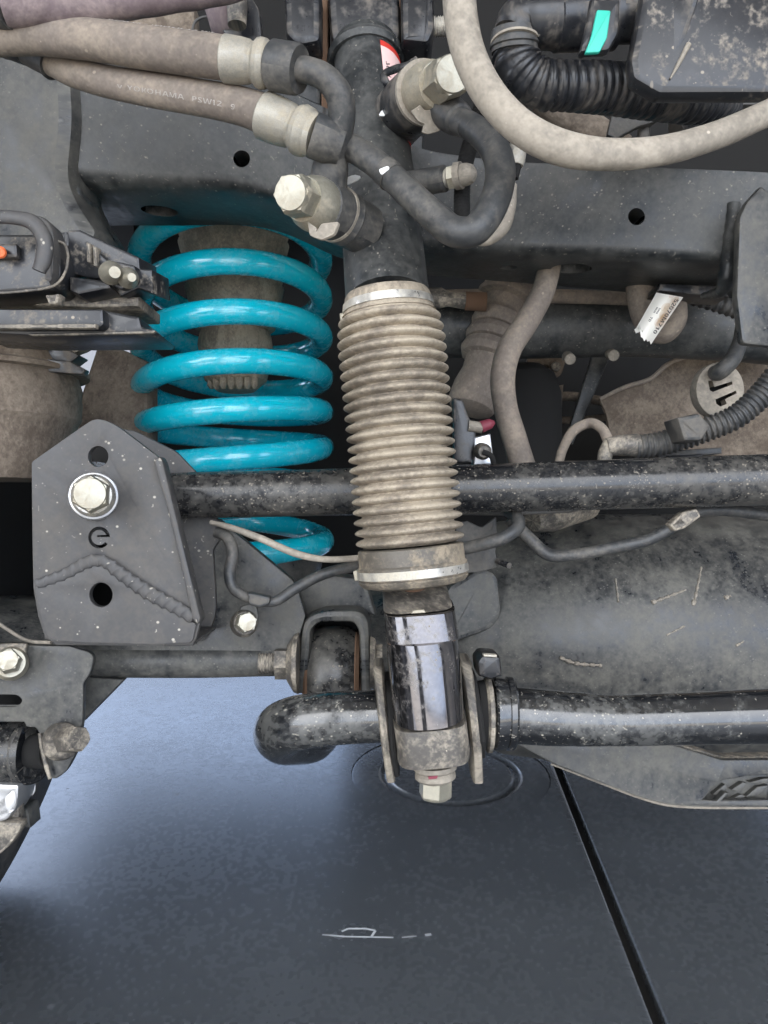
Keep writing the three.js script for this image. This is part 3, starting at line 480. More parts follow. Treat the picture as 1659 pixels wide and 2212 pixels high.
// ---------------------------------------------------------------- upper left
{
  const t = thing('insulated_pipe', 'mauve fabric wrapped pipe above the two brown hoses', 'insulated pipe');
  const g = tube([[10, 12, .455, 42], [140, 8, .46, 46], [280, -2, .465, 38], [420, -22, .47, 38], [500, -40, .475, 38], [560, -60, .48, 38]], { N: 90, K: 36, prof: (s, L, a) => 1 + .03 * Math.sin(s * 95 + 2 * Math.sin(a)) + .015 * Math.sin(s * 300 + a * 3) });
  part(t, 'wrap', g, M.mauve);
  part(t, 'end_sleeve', turned(P(-30, 10, .46), P(24, 14, .455), [[0, 0], [0, 50], [.8, 46], [1, 44], [1, 0]], .455), M.tubeblk);
  const p = thing('dusty_pipe_end', 'dusty curved pipe end hanging beside the mauve wrapped pipe', 'pipe');
  part(p, 'pipe', tube([[470, -40, .55, 50], [482, 0, .55, 44], [490, 40, .55, 40], [498, 70, .56, 38]], { N: 24, K: 28 }), M.mauve);
  part(p, 'outlet', tube([[505, -40, .52, 24], [512, 10, .52, 22], [512, 55, .52, 20]], { N: 20, K: 22 }), M.dusty);
  part(p, 'shield', plate([[528, -30], [560, 20, 10], [566, 90], [500, 90], [478, 62, 8], [530, 62, 8]], { d: .535, th: .01, bev: .001 }), M.plastic);
  const q = thing('dusty_bracket', 'brown dusty body bracket in the dark gap above the brown hoses', 'bracket');
  part(q, 'panel', plate([[220, 20], [420, 10], [420, 110], [380, 120], [240, 90]], { d: .70, th: .02, bev: .002 }), M.brown);
  part(q, 'brace', plate([[330, 30], [352, 28], [395, 115], [370, 118]], { d: .68, th: .008, bev: .001 }), M.brown);
  part(q, 'panel_edge', tube([[414, 120, .6, 3], [420, 50, .6, 3], [436, 38, .6, 3], [470, 36, .6, 3]], { N: 30, K: 8 }), M.tubeblk);
}

// ---------------------------------------------------------------- upper right
{
  const t = thing('breather_hose', 'pale beige rubber hose looping down at the upper right', 'hose');
  part(t, 'rubber', tube([[990, -40, .40, 36], [996, 40, .40, 36], [1014, 120, .40, 36], [1058, 205, .40, 36], [1125, 275, .40, 36], [1215, 320, .40, 36], [1320, 334, .40, 33], [1430, 325, .40, 31], [1540, 295, .405, 29], [1620, 262, .41, 28], [1720, 215, .42, 27]], { N: 120, K: 36, prof: s => 1 + .008 * Math.sin(s * 70) }), M.pale);
  const c = thing('corrugated_conduit', 'large black corrugated hose curving below the plastic elbow at upper right', 'corrugated hose');
  part(c, 'conduit', tube([[1112, 110, .46, 50], [1124, 150, .46, 50], [1160, 180, .462, 50], [1220, 186, .466, 48], [1300, 190, .475, 50], [1400, 200, .485, 52], [1490, 212, .495, 50], [1545, 218, .51, 46], [1560, 240, .53, 40]], { N: 420, K: 34, crease: .7, prof: s => 1 + .055 * Math.tanh(2.2 * Math.sin(s * 2 * Math.PI / .0059)) }), M.plastic);
  part(c, 'conduit_tail', tube([[1570, 235, .56, 36], [1520, 262, .56, 34], [1460, 285, .56, 32]], { N: 90, K: 24, prof: s => 1 + .06 * Math.sin(s * 1000) }), M.plastic);
  const e = thing('plastic_elbow', 'black plastic elbow connector with a green locking tab', 'connector');
  part(e, 'elbow', tube([[1112, 78, .455, 46], [1125, 50, .455, 52], [1160, 45, .455, 56], [1215, 44, .455, 58]], { N: 30, K: 34 }), M.plastic);
  part(e, 'mouth_ring', turned(P(1112, 64, .455), P(1112, 112, .458), [[0, 40], [0, 50], [.75, 54], [.8, 50], [1, 50], [1, 40]], .455), M.tubeblk);
  part(e, 'dust_lip', turned(P(1113, 90, .455), P(1113, 95, .455), [[0, 40], [0, 53], [1, 53], [1, 40]], .452), M.pale);
  part(e, 'barrel', turned(P(1194, 45, .455), P(1395, 38, .46), [[0, 0], [0, 50], [.02, 57], [.04, 61], [.3, 61], [.31, 54], [.36, 54], [.37, 62], [.66, 62], [.67, 50], [1, 50], [1, 0]], .456), M.plastic);
  part(e, 'clip_frame', plate([[1278, -10, 5], [1342, -10, 6], [1338, 70, 8], [1316, 108, 8], [1252, 112, 6], [1266, 60]], { d: .42, th: .008, bev: .003 }), M.plastic);
  part(e, 'green_tab', plate([[1290, 20, 4], [1320, 22, 4], [1312, 80, 3], [1296, 112, 4], [1264, 114, 3], [1278, 76]], { d: .4155, th: .003, bev: .0008 }), M.green);
  const b = thing('plastic_canister', 'large angular black plastic canister in the upper right corner', 'canister');
  const body = [[1392, -30], [1720, -30], [1720, 200], [1425, 201, 6], [1368, 168, 10], [1362, 130, 6]];
  const gg = plate(body, { d: .43, th: .014, bev: .004 }); part(b, 'body', gg, M.mud);
  for (const [u0, v0, u1, v1, w] of [[1425, -30, 1388, 150, 16], [1500, -30, 1412, 168, 24], [1600, -30, 1470, 186, 20]]) part(b, 'rib', tube([[u0, v0, .433, w * 1.2], [u1, v1, .433, w]], { N: 8, K: 20, flat: .4 }), M.plastic);
  part(b, 'side_face', plate([[1394, -30], [1520, -30], [1480, 90, 20], [1428, 197, 6], [1370, 167, 10], [1364, 130, 6]], { d: .4275, th: .01, bev: .003, n: [-.16, 0, 1], o: [1520, 0] }), M.plastic);
  part(b, 'mud_streak', tube([[1488, 95, .429, 6], [1470, 130, .429, 5], [1448, 170, .429, 2]], { N: 12, K: 10 }), M.pale);
  const d = thing('braided_hose', 'black braided hose running behind the steel hose loop', 'braided hose');
  part(d, 'braid', tube([[1040, 230, .52, 17], [1022, 290, .52, 17], [1004, 360, .52, 17], [998, 420, .52, 17], [1000, 500, .52, 17]], { N: 160, K: 24, prof: (s, L, a) => 1 + .06 * Math.sin(s * 1500 + a * 6) * Math.sin(s * 1500 - a * 6) }), M.dark);
  const f = thing('brake_pipe', 'thin beige pipe with a silver crimp fitting curving behind the hose loop', 'pipe');
  part(f, 'pipe', tube([[1104, 400, .50, 13], [1100, 450, .498, 14], [1084, 494, .496, 15], [1050, 515, .495, 16], [1020, 512, .497, 15], [990, 500, .51, 14]], { N: 50, K: 18 }), M.pale);
  part(f, 'fitting', turned(P(1122, 300, .50), P(1114, 358, .50), [[0, 0], [0, 18], [.2, 19], [.8, 19], [1, 16], [1, 0]], .5), M.steel);
  part(f, 'ferrule', turned(P(1114, 356, .50), P(1108, 385, .50), [[0, 0], [0, 13], [1, 12], [1, 0]], .5, { seg: 8 }), M.dark);
  const g = thing('dusty_crossbar', 'dusty brown tube slanting behind the pale beige hose', 'tube');
  part(g, 'bar', tube([[1150, 190, .60, 36], [1230, 250, .60, 37], [1340, 330, .60, 38]], { N: 20, K: 26 }), M.brown);
  const k = thing('steel_bracket', 'small pressed steel bracket under the corrugated hose', 'bracket');
  part(k, 'plate', plate([[1312, 290], [1324, 240, 6], [1372, 228, 6], [1408, 236, 8], [1440, 228, 6], [1420, 262, 10], [1380, 272, 8], [1330, 300, 4]], { d: .56, th: .006, bev: .001, holes: [[[1344, 238], [1366, 236], [1364, 254], [1342, 256]]] }), M.tubeblk);
  part(k, 'pin', cyl(P(1392, 265, .57), P(1388, 330, .57), 13, .57), M.tubeblk);
  const l = thing('body_panel', 'grey body panel edge behind the conduit at the right margin', 'body panel');
  part(l, 'panel', plate([[1560, 200], [1720, 190], [1720, 225], [1590, 226]], { d: .55, th: .01, bev: .001 }), M.tubeblk);
}

// ---------------------------------------------------------------- left bracket assembly
{
  const t = thing('wiring_bracket', 'worn black wiring bracket with two round screws at the left edge', 'bracket');
  part(t, 'housing', plate([[-60, 505], [120, 505, 8], [130, 560, 20], [132, 600, 20], [112, 622, 10], [-60, 636]], { d: .48, th: .035, bev: .002 }), M.mud);
  part(t, 'hook_arm', tube([[-60, 470, .46, 14], [30, 470, .46, 15], [72, 482, .46, 17], [96, 520, .46, 18], [94, 560, .46, 18], [84, 586, .46, 15]], { N: 60, K: 20, flat: .7 }), M.bracket);
  part(t, 'hook_plate', plate([[50, 457, 4], [98, 466, 24], [118, 500, 20], [116, 590, 10], [104, 612, 4], [92, 590, 10], [80, 500, 20]], { d: .472, th: .02, bev: .003 }), M.bracket);
  part(t, 'socket', plate([[116, 500], [150, 497, 4], [150, 575, 10], [140, 606, 14], [118, 622, 6]], { d: .505, th: .04, bev: .003 }), M.mud);
  part(t, 'blade', plate([[146, 497, 3], [170, 496, 3], [300, 556, 4], [302, 580, 2], [328, 582, 3], [331, 634, 2], [300, 622, 3], [260, 640, 6], [232, 604, 5], [190, 600, 3], [148, 588, 2]], { d: .50, th: .03, bev: .0015, n: [-.1, -.1, 1] }), M.mud);
  part(t, 'blade_tab', plate([[182, 520, 4], [206, 540, 6], [232, 562, 4], [260, 566, 6], [292, 574, 8], [292, 610, 10], [262, 626, 8], [240, 616, 8], [222, 600, 6], [214, 570, 4], [196, 548, 4]], { d: .492, th: .01, bev: .0015, n: [-.1, -.1, 1] }), M.mud);
  for (const [u, v] of [[186, 522], [200, 530]]) part(t, 'slot_rib', plate([[u, v, 2], [u + 7, v + 3, 2], [u + 9, v + 46, 2], [u + 1, v + 44, 2]], { d: .488, th: .008, bev: .001, n: [-.1, -.1, 1] }), M.dusty);
  part(t, 'side_ring', tube([[122, 520, .478, 3], [140, 528, .478, 3], [147, 555, .478, 3], [140, 590, .478, 3], [118, 616, .478, 3], [40, 630, .472, 3], [-40, 634, .472, 3]], { N: 50, K: 10 }), M.dusty);
  part(t, 'peg', plate([[96, 636, 3], [130, 634, 3], [124, 656, 4], [104, 658, 4]], { d: .486, th: .01, bev: .002 }), M.dusty);
  part(t, 'lower_lip', plate([[148, 596, 3], [230, 606, 4], [240, 622, 3], [170, 636, 3], [150, 628]], { d: .49, th: .03, bev: .002 }), M.plastic);
  for (const [u, v, r] of [[248, 589, 25], [285, 600, 22]]) {
    const s = part(t, 'screw', turned(P(u - 10, v + 1, .490), P(u, v - 1, .474), [[0, 0], [0, r], [.2, r + 1], [.35, r - 3], [.5, r - 6], [.8, r - 8], [1, r - 13], [1, 0]], .48), M.zinc);
  }
  part(t, 'button_frame', plate([[-40, 525, 6], [36, 525, 6], [38, 556, 6], [-40, 556]], { d: .474, th: .006, bev: .002 }), M.plastic);
  part(t, 'button', cyl(P(0, 545, .474), P(0, 545, .468), 13, .47, 4), M.orange);
  part(t, 'shelf', plate([[-60, 632], [140, 628], [220, 640], [300, 640], [300, 662, 4], [200, 664], [80, 660], [60, 655], [-60, 652]], { d: .51, th: .05, bev: .002 }), M.dusty);
  const s = thing('step_plate', 'flat black step plate with dusty lip sticking out towards the spring', 'plate');
  part(s, 'upper_strip', plate([[-60, 666, 3], [222, 667, 4], [224, 700, 3], [215, 708], [-60, 708]], { d: .488, th: .04, bev: .002 }), M.mud);
  part(s, 'lip', plate([[-60, 700], [208, 699, 2], [206, 709, 2], [-60, 710]], { d: .484, th: .006, bev: .001 }), M.dusty);
  part(s, 'tip', plate([[218, 668], [300, 684, 4], [306, 706, 4], [336, 714, 3], [328, 722, 2], [60, 724, 2], [-60, 718], [-60, 706], [210, 706]], { d: .498, th: .05, bev: .002 }), M.mud);
  part(s, 'edge', plate([[60, 722], [308, 715, 2], [336, 714, 2], [330, 720, 2], [70, 725]], { d: .495, th: .004, bev: .0008 }), M.dusty);

  const b = thing('dusty_canister', 'dusty brown ribbed canister below the step plate at the left edge', 'canister');
  part(b, 'drum', turned(P(-25, 725, .62), P(-25, 1036, .62), [[0, 0], [0, 160], [.05, 172], [.09, 172], [.10, 178], [.14, 180], [.15, 172], [.22, 182], [.245, 205], [.275, 205], [.28, 182], [.36, 190], [.42, 188], [.46, 190], [.58, 187], [.63, 178], [.72, 172], [.86, 168], [.95, 160], [1, 150], [1, 0]], .62, { seg: 64, crease: .35 }), M.brown);
  part(b, 'flange_ear', plate([[100, 728], [180, 728, 6], [196, 745, 6], [176, 756], [150, 765], [100, 760]], { d: .60, th: .012, bev: .001 }), M.dusty);
  part(b, 'flange_ear', plate([[60, 740], [130, 745, 4], [172, 768, 4], [150, 785, 4], [60, 772]], { d: .595, th: .02, bev: .002 }), M.plastic);
  part(b, 'flange_ear', plate([[60, 770], [150, 780, 3], [184, 798, 3], [178, 808, 4], [60, 800]], { d: .59, th: .01, bev: .001 }), M.plastic);

  const w = thing('tyre_wheel', 'dark tyre at the left edge beside the sunlit strip of floor', 'wheel');
  { // tyre: turned about a sideways axle
    const c = V(-.545, .405, -.72), a = c.clone().add(V(-.14, 0, 0)), z = c.clone().add(V(.14, 0, 0)), k = F / 1;
    part(w, 'tyre', turned(a, z, [[0, 230], [0, 320], [.02, 375], [.06, 395], [.14, 403], [.86, 403], [.94, 395], [.98, 375], [1, 320], [.99, 250], [.95, 230]].map(p => [p[0], p[1] / 1000 * F]), 1, { seg: 90, crease: .5 }), M.tubeblk);
    part(w, 'rim', turned(a, z, [[.1, 0], [.1, 235], [.5, 225], [.9, 235], [.9, 0]].map(p => [p[0], p[1] / 1000 * F]), 1, { seg: 60 }), M.dark);
  }
  const pl = thing('grey_shield', 'smooth grey shield plate slanting behind the spring and canister', 'shield');
  part(pl, 'plate', plate([[208, 748, 8], [262, 752, 20], [318, 780], [318, 960], [140, 960], [158, 900]], { d: .80, th: .02, bev: .004, n: [-.35, .2, 1] }), M.brown);
}

// ---------------------------------------------------------------- bracket with the letter e, and the track rod
{
  const t = thing('rod_bracket', 'tall charcoal steel bracket with round holes and an e cut out', 'bracket');
  const ePts = [], r = 24.5, ri = 15.5, cx = 214, cy = 1161;   // the letter as a cut: outer arc back along the inner arc, with its bar
  for (let i = 0; i <= 22; i++) { const a = lerp(.60, 2 * Math.PI - .02, i / 22); ePts.push([cx + r * Math.cos(a), cy + r * Math.sin(a)]); }
  ePts.push([cx + r, cy], [cx - 5, cy], [cx - 5, cy - 6], [cx + ri - 1, cy - 6]);
  for (let i = 0; i <= 18; i++) { const a = lerp(2 * Math.PI - .45, .60, i / 18); ePts.push([cx + ri * Math.cos(a), cy + ri * Math.sin(a)]); }
  const out = [[68, 998, 6], [176, 922, 34], [206, 902, 34], [246, 914, 36], [345, 990, 10], [352, 1010, 8], [432, 1345, 4], [420, 1392, 16], [330, 1396], [180, 1392, 20], [100, 1386, 24], [82, 1330], [72, 1270], [70, 1180]];
  part(t, 'front_plate', plate(out, { d: .52, th: .006, bev: .0003, holes: [[212, 986, 22, 22.5], [218, 1285, 25, 26], [203, 1072, 18], ePts] }), M.bracket);
  part(t, 'edge_flange', plate([[330, 992, 4], [344, 985, 4], [352, 998, 6], [434, 1338, 6], [428, 1350, 6], [416, 1340, 4], [368, 1125], [334, 1008]], { d: .512, th: .014, bev: .002 }), M.bracket);
  part(t, 'rear_plate', plate([[255, 925], [290, 930, 6], [380, 975, 10], [425, 1022, 4], [470, 1122], [478, 1160, 10], [460, 1188, 4], [468, 1330, 30], [440, 1386, 14], [330, 1392], [300, 1000]], { d: .595, th: .006, bev: .001 }), M.bracket);
  part(t, 'dark_backing', plate([[130, 960], [260, 940], [300, 1100], [300, 1384], [110, 1384], [110, 1000]], { d: .575, th: .004, bev: .0005 }), M.dark);  // dark plate that puts shade behind the bracket holes
  part(t, 'side_web', plate([[90, 1000], [110, 1000], [120, 1386], [95, 1380]], { d: .526, th: .065, bev: .001 }), M.bracket);
  part(t, 'bottom_web', plate([[110, 1384, 4], [420, 1386, 4], [416, 1396, 4], [120, 1394, 4]], { d: .524, th: .07, bev: .001 }), M.bracket);
  // raised lower panel with a rippled weld on its upper edge
  part(t, 'weld_panel', plate([[74, 1268, 6], [140, 1246, 20], [192, 1218, 20], [226, 1222, 24], [300, 1275], [424, 1348, 4], [416, 1390, 14], [330, 1394], [180, 1390, 20], [100, 1384, 24], [84, 1330]], { d: .5175, th: .0024, bev: .001, holes: [[218, 1285, 25, 26]] }), M.bracket);
  part(t, 'weld_bead', tube([[80, 1262, .5175, 9], [140, 1240, .5175, 10], [190, 1214, .517, 11], [222, 1212, .517, 10], [262, 1240, .517, 12], [320, 1280, .517, 13], [380, 1312, .517, 12], [418, 1335, .517, 11]], { N: 360, K: 16, flat: .34, prof: (s, L, a) => 1.05 + .5 * Math.abs(((s * 150 + .25 * Math.cos(a - 1)) % 1 + 1) % 1 - .3) }), M.bracket);
  const wa = part(t, 'washer', turned(P(203, 1072, .52), P(202, 1071, .512), [[0, 0], [0, 53], [.5, 53], [.7, 50], [.75, 46], [.85, 45], [1, 42], [1, 0]], .515), M.alu);
  part(t, 'bolt_head', hex(P(202, 1070, .512), P(194, 1066, .488), 41, .5, { spin: .2 }), M.zinc);
  part(t, 'bolt_flange', turned(P(202, 1071, .5135), P(199, 1069, .504), [[0, 0], [0, 46], [.4, 46], [1, 40], [1, 0]], .51), M.steel);
  for (const dx of [-4, 3]) part(t, 'grade_mark', plate([[193 + dx - 2, 1060], [193 + dx, 1060], [194 + dx, 1070], [192 + dx, 1070]], { d: .4875, th: .0006, bev: 0 }), M.tubeblk);
  { const q = []; for (let i = 0; i <= 10; i++) { const a = lerp(2.3, 3.4, i / 10); q.push([203 + 53 * Math.cos(a), 1072 + 53 * Math.sin(a)]); } for (let i = 10; i >= 0; i--) { const a = lerp(2.3, 3.4, i / 10); q.push([203 + 48 * Math.cos(a), 1072 + 48 * Math.sin(a)]); } part(t, 'paint_mark', plate(q, { d: .5125, th: .0006, bev: 0 }), M.pink); }

  const k = thing('track_rod', 'thick speckled black rod crossing behind the tan bellows', 'rod');
  part(k, 'rod', tube([[250, 1072, .585, 50], [360, 1071, .585, 50], [600, 1066, .585, 50], [830, 1060, .585, 51], [1000, 1056, .58, 52], [1300, 1047, .575, 54], [1500, 1041, .572, 55], [1800, 1032, .568, 56]], { N: 90, K: 48 }), M.rod);
  part(k, 'end_eye', turned(P(205, 1072, .54), P(208, 1072, .59), [[0, 0], [0, 72], [1, 72], [1, 0]], .56), M.rod);
}

// ---------------------------------------------------------------- lower link joint
{
  const t = thing('link_clevis', 'arched steel clevis with a rubber bush and cross bolt behind the sway bar', 'clevis');
  const arch = [[642, 1500], [650, 1360, 22], [662, 1332, 16], [700, 1318, 14], [780, 1318, 18], [798, 1340, 18], [802, 1500], [780, 1500], [776, 1364, 18], [764, 1344, 10], [690, 1344, 12], [672, 1360, 12], [664, 1500]];
  part(t, 'clevis', plate(arch, { d: .60, th: .06, bev: .004 }), M.axle);
  part(t, 'backing', plate([[660, 1330, 10], [785, 1330, 10], [785, 1500], [660, 1500]], { d: .655, th: .01, bev: .001 }), M.dark);
  part(t, 'top_pad', plate([[600, 1290, 20], [700, 1240, 30], [790, 1250, 20], [812, 1330], [700, 1322], [640, 1345]], { d: .63, th: .03, bev: .004 }), M.axle);
  part(t, 'bush', turned(P(672, 1460, .635), P(770, 1460, .635), [[0, 0], [0, 96], [.1, 104], [.3, 110], [.7, 110], [.9, 104], [1, 96], [1, 0]], .62, { seg: 48 }), M.rod);
  part(t, 'bush_rim', turned(P(662, 1460, .635), P(674, 1460, .635), [[0, 0], [0, 92], [.5, 98], [1, 96], [1, 0]], .62, { seg: 48 }), M.rust);
  part(t, 'bush_rim', turned(P(764, 1460, .635), P(778, 1460, .635), [[0, 0], [0, 96], [.5, 98], [1, 92], [1, 0]], .62, { seg: 48 }), M.rust);
  const b = part(t, 'cross_bolt', tube([[560, 1432, .60, 22], [620, 1432, .60, 22]], { N: 60, K: 18, prof: s => 1 + .05 * Math.sin(s * 2600) }), M.dusty);
  part(t, 'nut', hex(P(596, 1432, .60), P(626, 1432, .60), 36, .6), M.dusty, b);
  part(t, 'nut_flange', turned(P(622, 1432, .60), P(646, 1432, .60), [[0, 0], [0, 40], [.6, 62], [1, 66], [1, 0]], .6), M.dusty, b);
  part(t, 'nut_flange', turned(P(800, 1430, .60), P(826, 1430, .60), [[0, 0], [0, 56], [.4, 50], [.5, 38], [1, 38], [1, 0]], .6), M.dusty, b);
}

// ---------------------------------------------------------------- sway bar
{
  const t = thing('sway_bar', 'glossy black sway bar bending back at its left end near the floor', 'sway bar');
  part(t, 'bar', tube([[1000, 1545, .515, 55], [900, 1545, .515, 55], [780, 1548, .515, 56], [700, 1553, .516, 57], [640, 1562, .522, 58], [606, 1578, .545, 58], [612, 1594, .58, 55], [640, 1600, .63, 50], [672, 1600, .70, 46], [690, 1590, .80, 42]], { N: 110, K: 44 }), M.bar);
  part(t, 'bar', tube([[990, 1546, .515, 54], [1110, 1545, .515, 60], [1180, 1550, .515, 59], [1240, 1553, .515, 57], [1320, 1556, .515, 54], [1450, 1553, .515, 55], [1659, 1547, .513, 58], [1800, 1544, .51, 59]], { N: 90, K: 44 }), M.bar);
  part(t, 'bush_disc', turned(P(1028, 1544, .513), P(1046, 1544, .513), [[0, 0], [0, 62], [.2, 72], [1, 74], [1, 0]], .513, { seg: 48 }), M.dark);
  part(t, 'bush_disc', turned(P(1046, 1543, .513), P(1062, 1543, .513), [[0, 0], [0, 74], [.3, 80], [.8, 80], [1, 70], [1, 0]], .513, { seg: 48 }), M.dusty);
  const c = part(t, 'clamp', turned(P(1064, 1540, .513), P(1110, 1541, .513), [[0, 0], [0, 74], [.1, 78], [.62, 74], [.66, 78], [.9, 78], [1, 74], [1, 0]], .513, { seg: 56 }), M.bar);
  part(t, 'clamp_lock', plate([[1030, 1430, 6], [1042, 1414, 8], [1082, 1418, 8], [1086, 1462, 4], [1062, 1470], [1034, 1462, 5]], { d: .495, th: .03, bev: .004 }), M.plastic, c);
  part(t, 'lock_pin', plate([[1044, 1413, 2], [1074, 1415, 2], [1074, 1421, 2], [1044, 1419, 2]], { d: .4945, th: .006, bev: .001 }), M.steel, c);
  const u = thing('bar_yoke', 'pair of upright steel plates gripping the sway bar each side of the cylinder foot', 'yoke');
  const up = (x0, y0, x1, y1, w0, w1, name, m) => { const g = []; for (const [f, v] of [[0, 0], [.02, 1], [.1, 1], [.35, 1], [.65, 1], [.97, 1], [1, 0]]) { const cx = lerp(x0, x1, f), cy = lerp(y0, y1, f), w = lerp(w0, w1, f), dp = .036 * Math.sqrt(Math.max(.12, Math.sin(Math.PI * (.05 + .9 * f)))); const r = []; for (let k = 0; k < 20; k++) { const a = k / 20 * 2 * Math.PI, sx = Math.sign(Math.cos(a)) * Math.pow(Math.abs(Math.cos(a)), .45), sz = Math.sign(Math.sin(a)) * Math.pow(Math.abs(Math.sin(a)), .45), q = v ? 1 : .7; r.push(P(cx + sx * w * q, cy, .515).add(V(0, 0, sz * dp * q))); } g.push(r); } return loft(g, .6); };
  part(u, 'side_plate', up(817, 1430, 845, 1674, 11, 10), M.dusty); part(u, 'side_plate', up(1002, 1420, 1028, 1676, 13, 12), M.dusty);
  part(u, 'rubber_insert', up(838, 1462, 856, 1660, 9, 8), M.dark); part(u, 'rubber_insert', up(1016, 1450, 1036, 1620, 9, 8), M.dark);

  const s = thing('skid_plate', 'dark steel skid plate with slanted recessed emblem at the right edge', 'skid plate');
  const em = [[1518, 1728], [1546, 1694, 8], [1566, 1684, 6], [1600, 1680], [1615, 1676, 4], [1700, 1674], [1700, 1727], [1560, 1729], [1575, 1712], [1566, 1712], [1548, 1730]];
  part(s, 'plate', plate([[1050, 1560], [1110, 1604, 10], [1195, 1650, 10], [1300, 1692, 20], [1380, 1722, 30], [1440, 1738, 20], [1500, 1743], [1720, 1744], [1720, 1641], [1560, 1642, 8], [1530, 1632, 6], [1440, 1605], [1300, 1560]], { d: .60, th: .008, bev: .0012, holes: [em], n: [0, .12, 1] }), M.axle);
  part(s, 'rolled_edge', plate([[1430, 1597], [1545, 1630, 4], [1565, 1635], [1720, 1632], [1720, 1643], [1560, 1644, 8], [1530, 1636, 6], [1420, 1606]], { d: .615, th: .012, bev: .001 }), M.dusty);
  part(s, 'emblem_floor', plate(rect(1505, 1668, 1720, 1736), { d: .609, th: .003, bev: .0005, n: [0, .12, 1] }), M.axle);
  for (const q of [[[1540, 1716], [1566, 1694], [1572, 1700], [1556, 1722]], [[1580, 1706], [1604, 1690], [1614, 1692], [1598, 1712]], [[1610, 1722], [1636, 1700], [1660, 1696], [1640, 1718]], [[1620, 1690], [1650, 1682], [1720, 1682], [1640, 1694]], [[1580, 1726], [1600, 1716], [1612, 1720], [1600, 1727]]]) part(s, 'emblem_bar', plate(q, { d: .6015, th: .007, bev: .0006, n: [0, .12, 1] }), M.axle);
  part(s, 'bottom_edge', tube([[1190, 1650, .602, 2.5], [1300, 1692, .602, 3], [1380, 1722, .602, 3.5], [1440, 1738, .602, 4], [1500, 1743, .602, 4], [1720, 1744, .602, 4]], { N: 40, K: 8 }), M.pale);
}

// ---------------------------------------------------------------- lower left
{
  const t = thing('arm_bracket', 'dusty steel bracket with a slot and side bolt at the lower left', 'bracket');
  part(t, 'plate', plate([[-60, 1392], [150, 1396], [205, 1412, 20], [196, 1455, 14], [180, 1475, 8], [178, 1560, 10], [166, 1625, 20], [142, 1668, 14], [120, 1684, 10], [104, 1680, 6], [88, 1620, 6], [86, 1590, 8], [78, 1572, 6], [56, 1570, 3], [52, 1560, 3], [-60, 1560]], { d: .56, th: .006, bev: .001, holes: [[[-50, 1497, 2], [40, 1497, 14], [54, 1513, 14], [40, 1530, 14], [-50, 1530, 2]]] }), M.axle);
  part(t, 'slot_shade', plate(rect(-60, 1480, 70, 1545), { d: .60, th: .006, bev: .001 }), M.void);  // near-black sheet standing in for shade inside the slot
  part(t, 'plate_edge', tube([[86, 1584, .558, 4], [92, 1620, .557, 5], [100, 1655, .556, 5], [108, 1682, .556, 4]], { N: 20, K: 10 }), M.dusty);
  const a = P(128, 1604, .555), b = P(158, 1594, .535);
  const w = part(t, 'bolt', hex(P(140, 1600, .551), P(171, 1595, .538), 29, .54), M.dusty); part(t, 'washer', turned(P(128, 1602, .5555), P(141, 1600, .551), [[0, 0], [0, 40], [.5, 40], [1, 36], [1, 0]], .555), M.dusty, w);
  part(t, 'gusset', plate([[170, 1462], [268, 1468], [178, 1560], [160, 1560]], { d: .60, th: .01, bev: .001 }), M.axle);
  const c = thing('clip_plate', 'dusty zinc clip plate with hex bolt at the left edge', 'clip plate');
  part(c, 'plate', plate([[-60, 1392], [56, 1390, 4], [52, 1440, 8], [36, 1466, 10], [-60, 1470]], { d: .553, th: .004, bev: .001 }), M.dusty);
  part(c, 'bolt', hex(P(22, 1432, .546), P(16, 1426, .53), 26, .54), M.zinc); part(c, 'flange', turned(P(24, 1434, .552), P(22, 1432, .544), [[0, 0], [0, 36], [.4, 36], [1, 30], [1, 0]], .55), M.zinc);
  const s = thing('suspension_link', 'dark blue black round lower arm end beside the bracket at lower left', 'suspension arm');
  part(s, 'tube', tube([[-80, 1622, .59, 68], [20, 1622, .59, 68], [66, 1622, .59, 68]], { N: 12, K: 40 }), M.rod);
  part(s, 'end_ring', turned(P(64, 1622, .59), P(76, 1623, .588), [[0, 0], [0, 67], [.3, 70], [.8, 69], [1, 64], [1, 56], [.8, 52], [.8, 0]], .59), M.rod);
  part(s, 'core', cyl(P(70, 1622, .588), P(112, 1622, .58), 36, .588), M.dark);
  const d = thing('shock_end', 'pale cast end of a damper with an oval recess at the left edge', 'damper');
  part(d, 'casting', plate([[-60, 1692], [40, 1696, 6], [38, 1735, 14], [16, 1772, 10], [-60, 1790]], { d: .57, th: .03, bev: .002, holes: [[24, 1730, 7, 17]] }), M.alu);
  part(d, 'recess', plate(rect(0, 1700, 40, 1770), { d: .58, th: .01, bev: .001 }), M.dusty);
  part(d, 'lower_cup', plate([[-60, 1772], [46, 1778, 6], [44, 1792, 6], [20, 1830, 20], [-20, 1860], [-60, 1870]], { d: .57, th: .012, bev: .002 }), M.dusty)
  part(d, 'dust_cover', plate([[-60, 1740], [60, 1745, 8], [66, 1790, 4], [-60, 1788]], { d: .60, th: .02, bev: .002 }), M.axle);
}

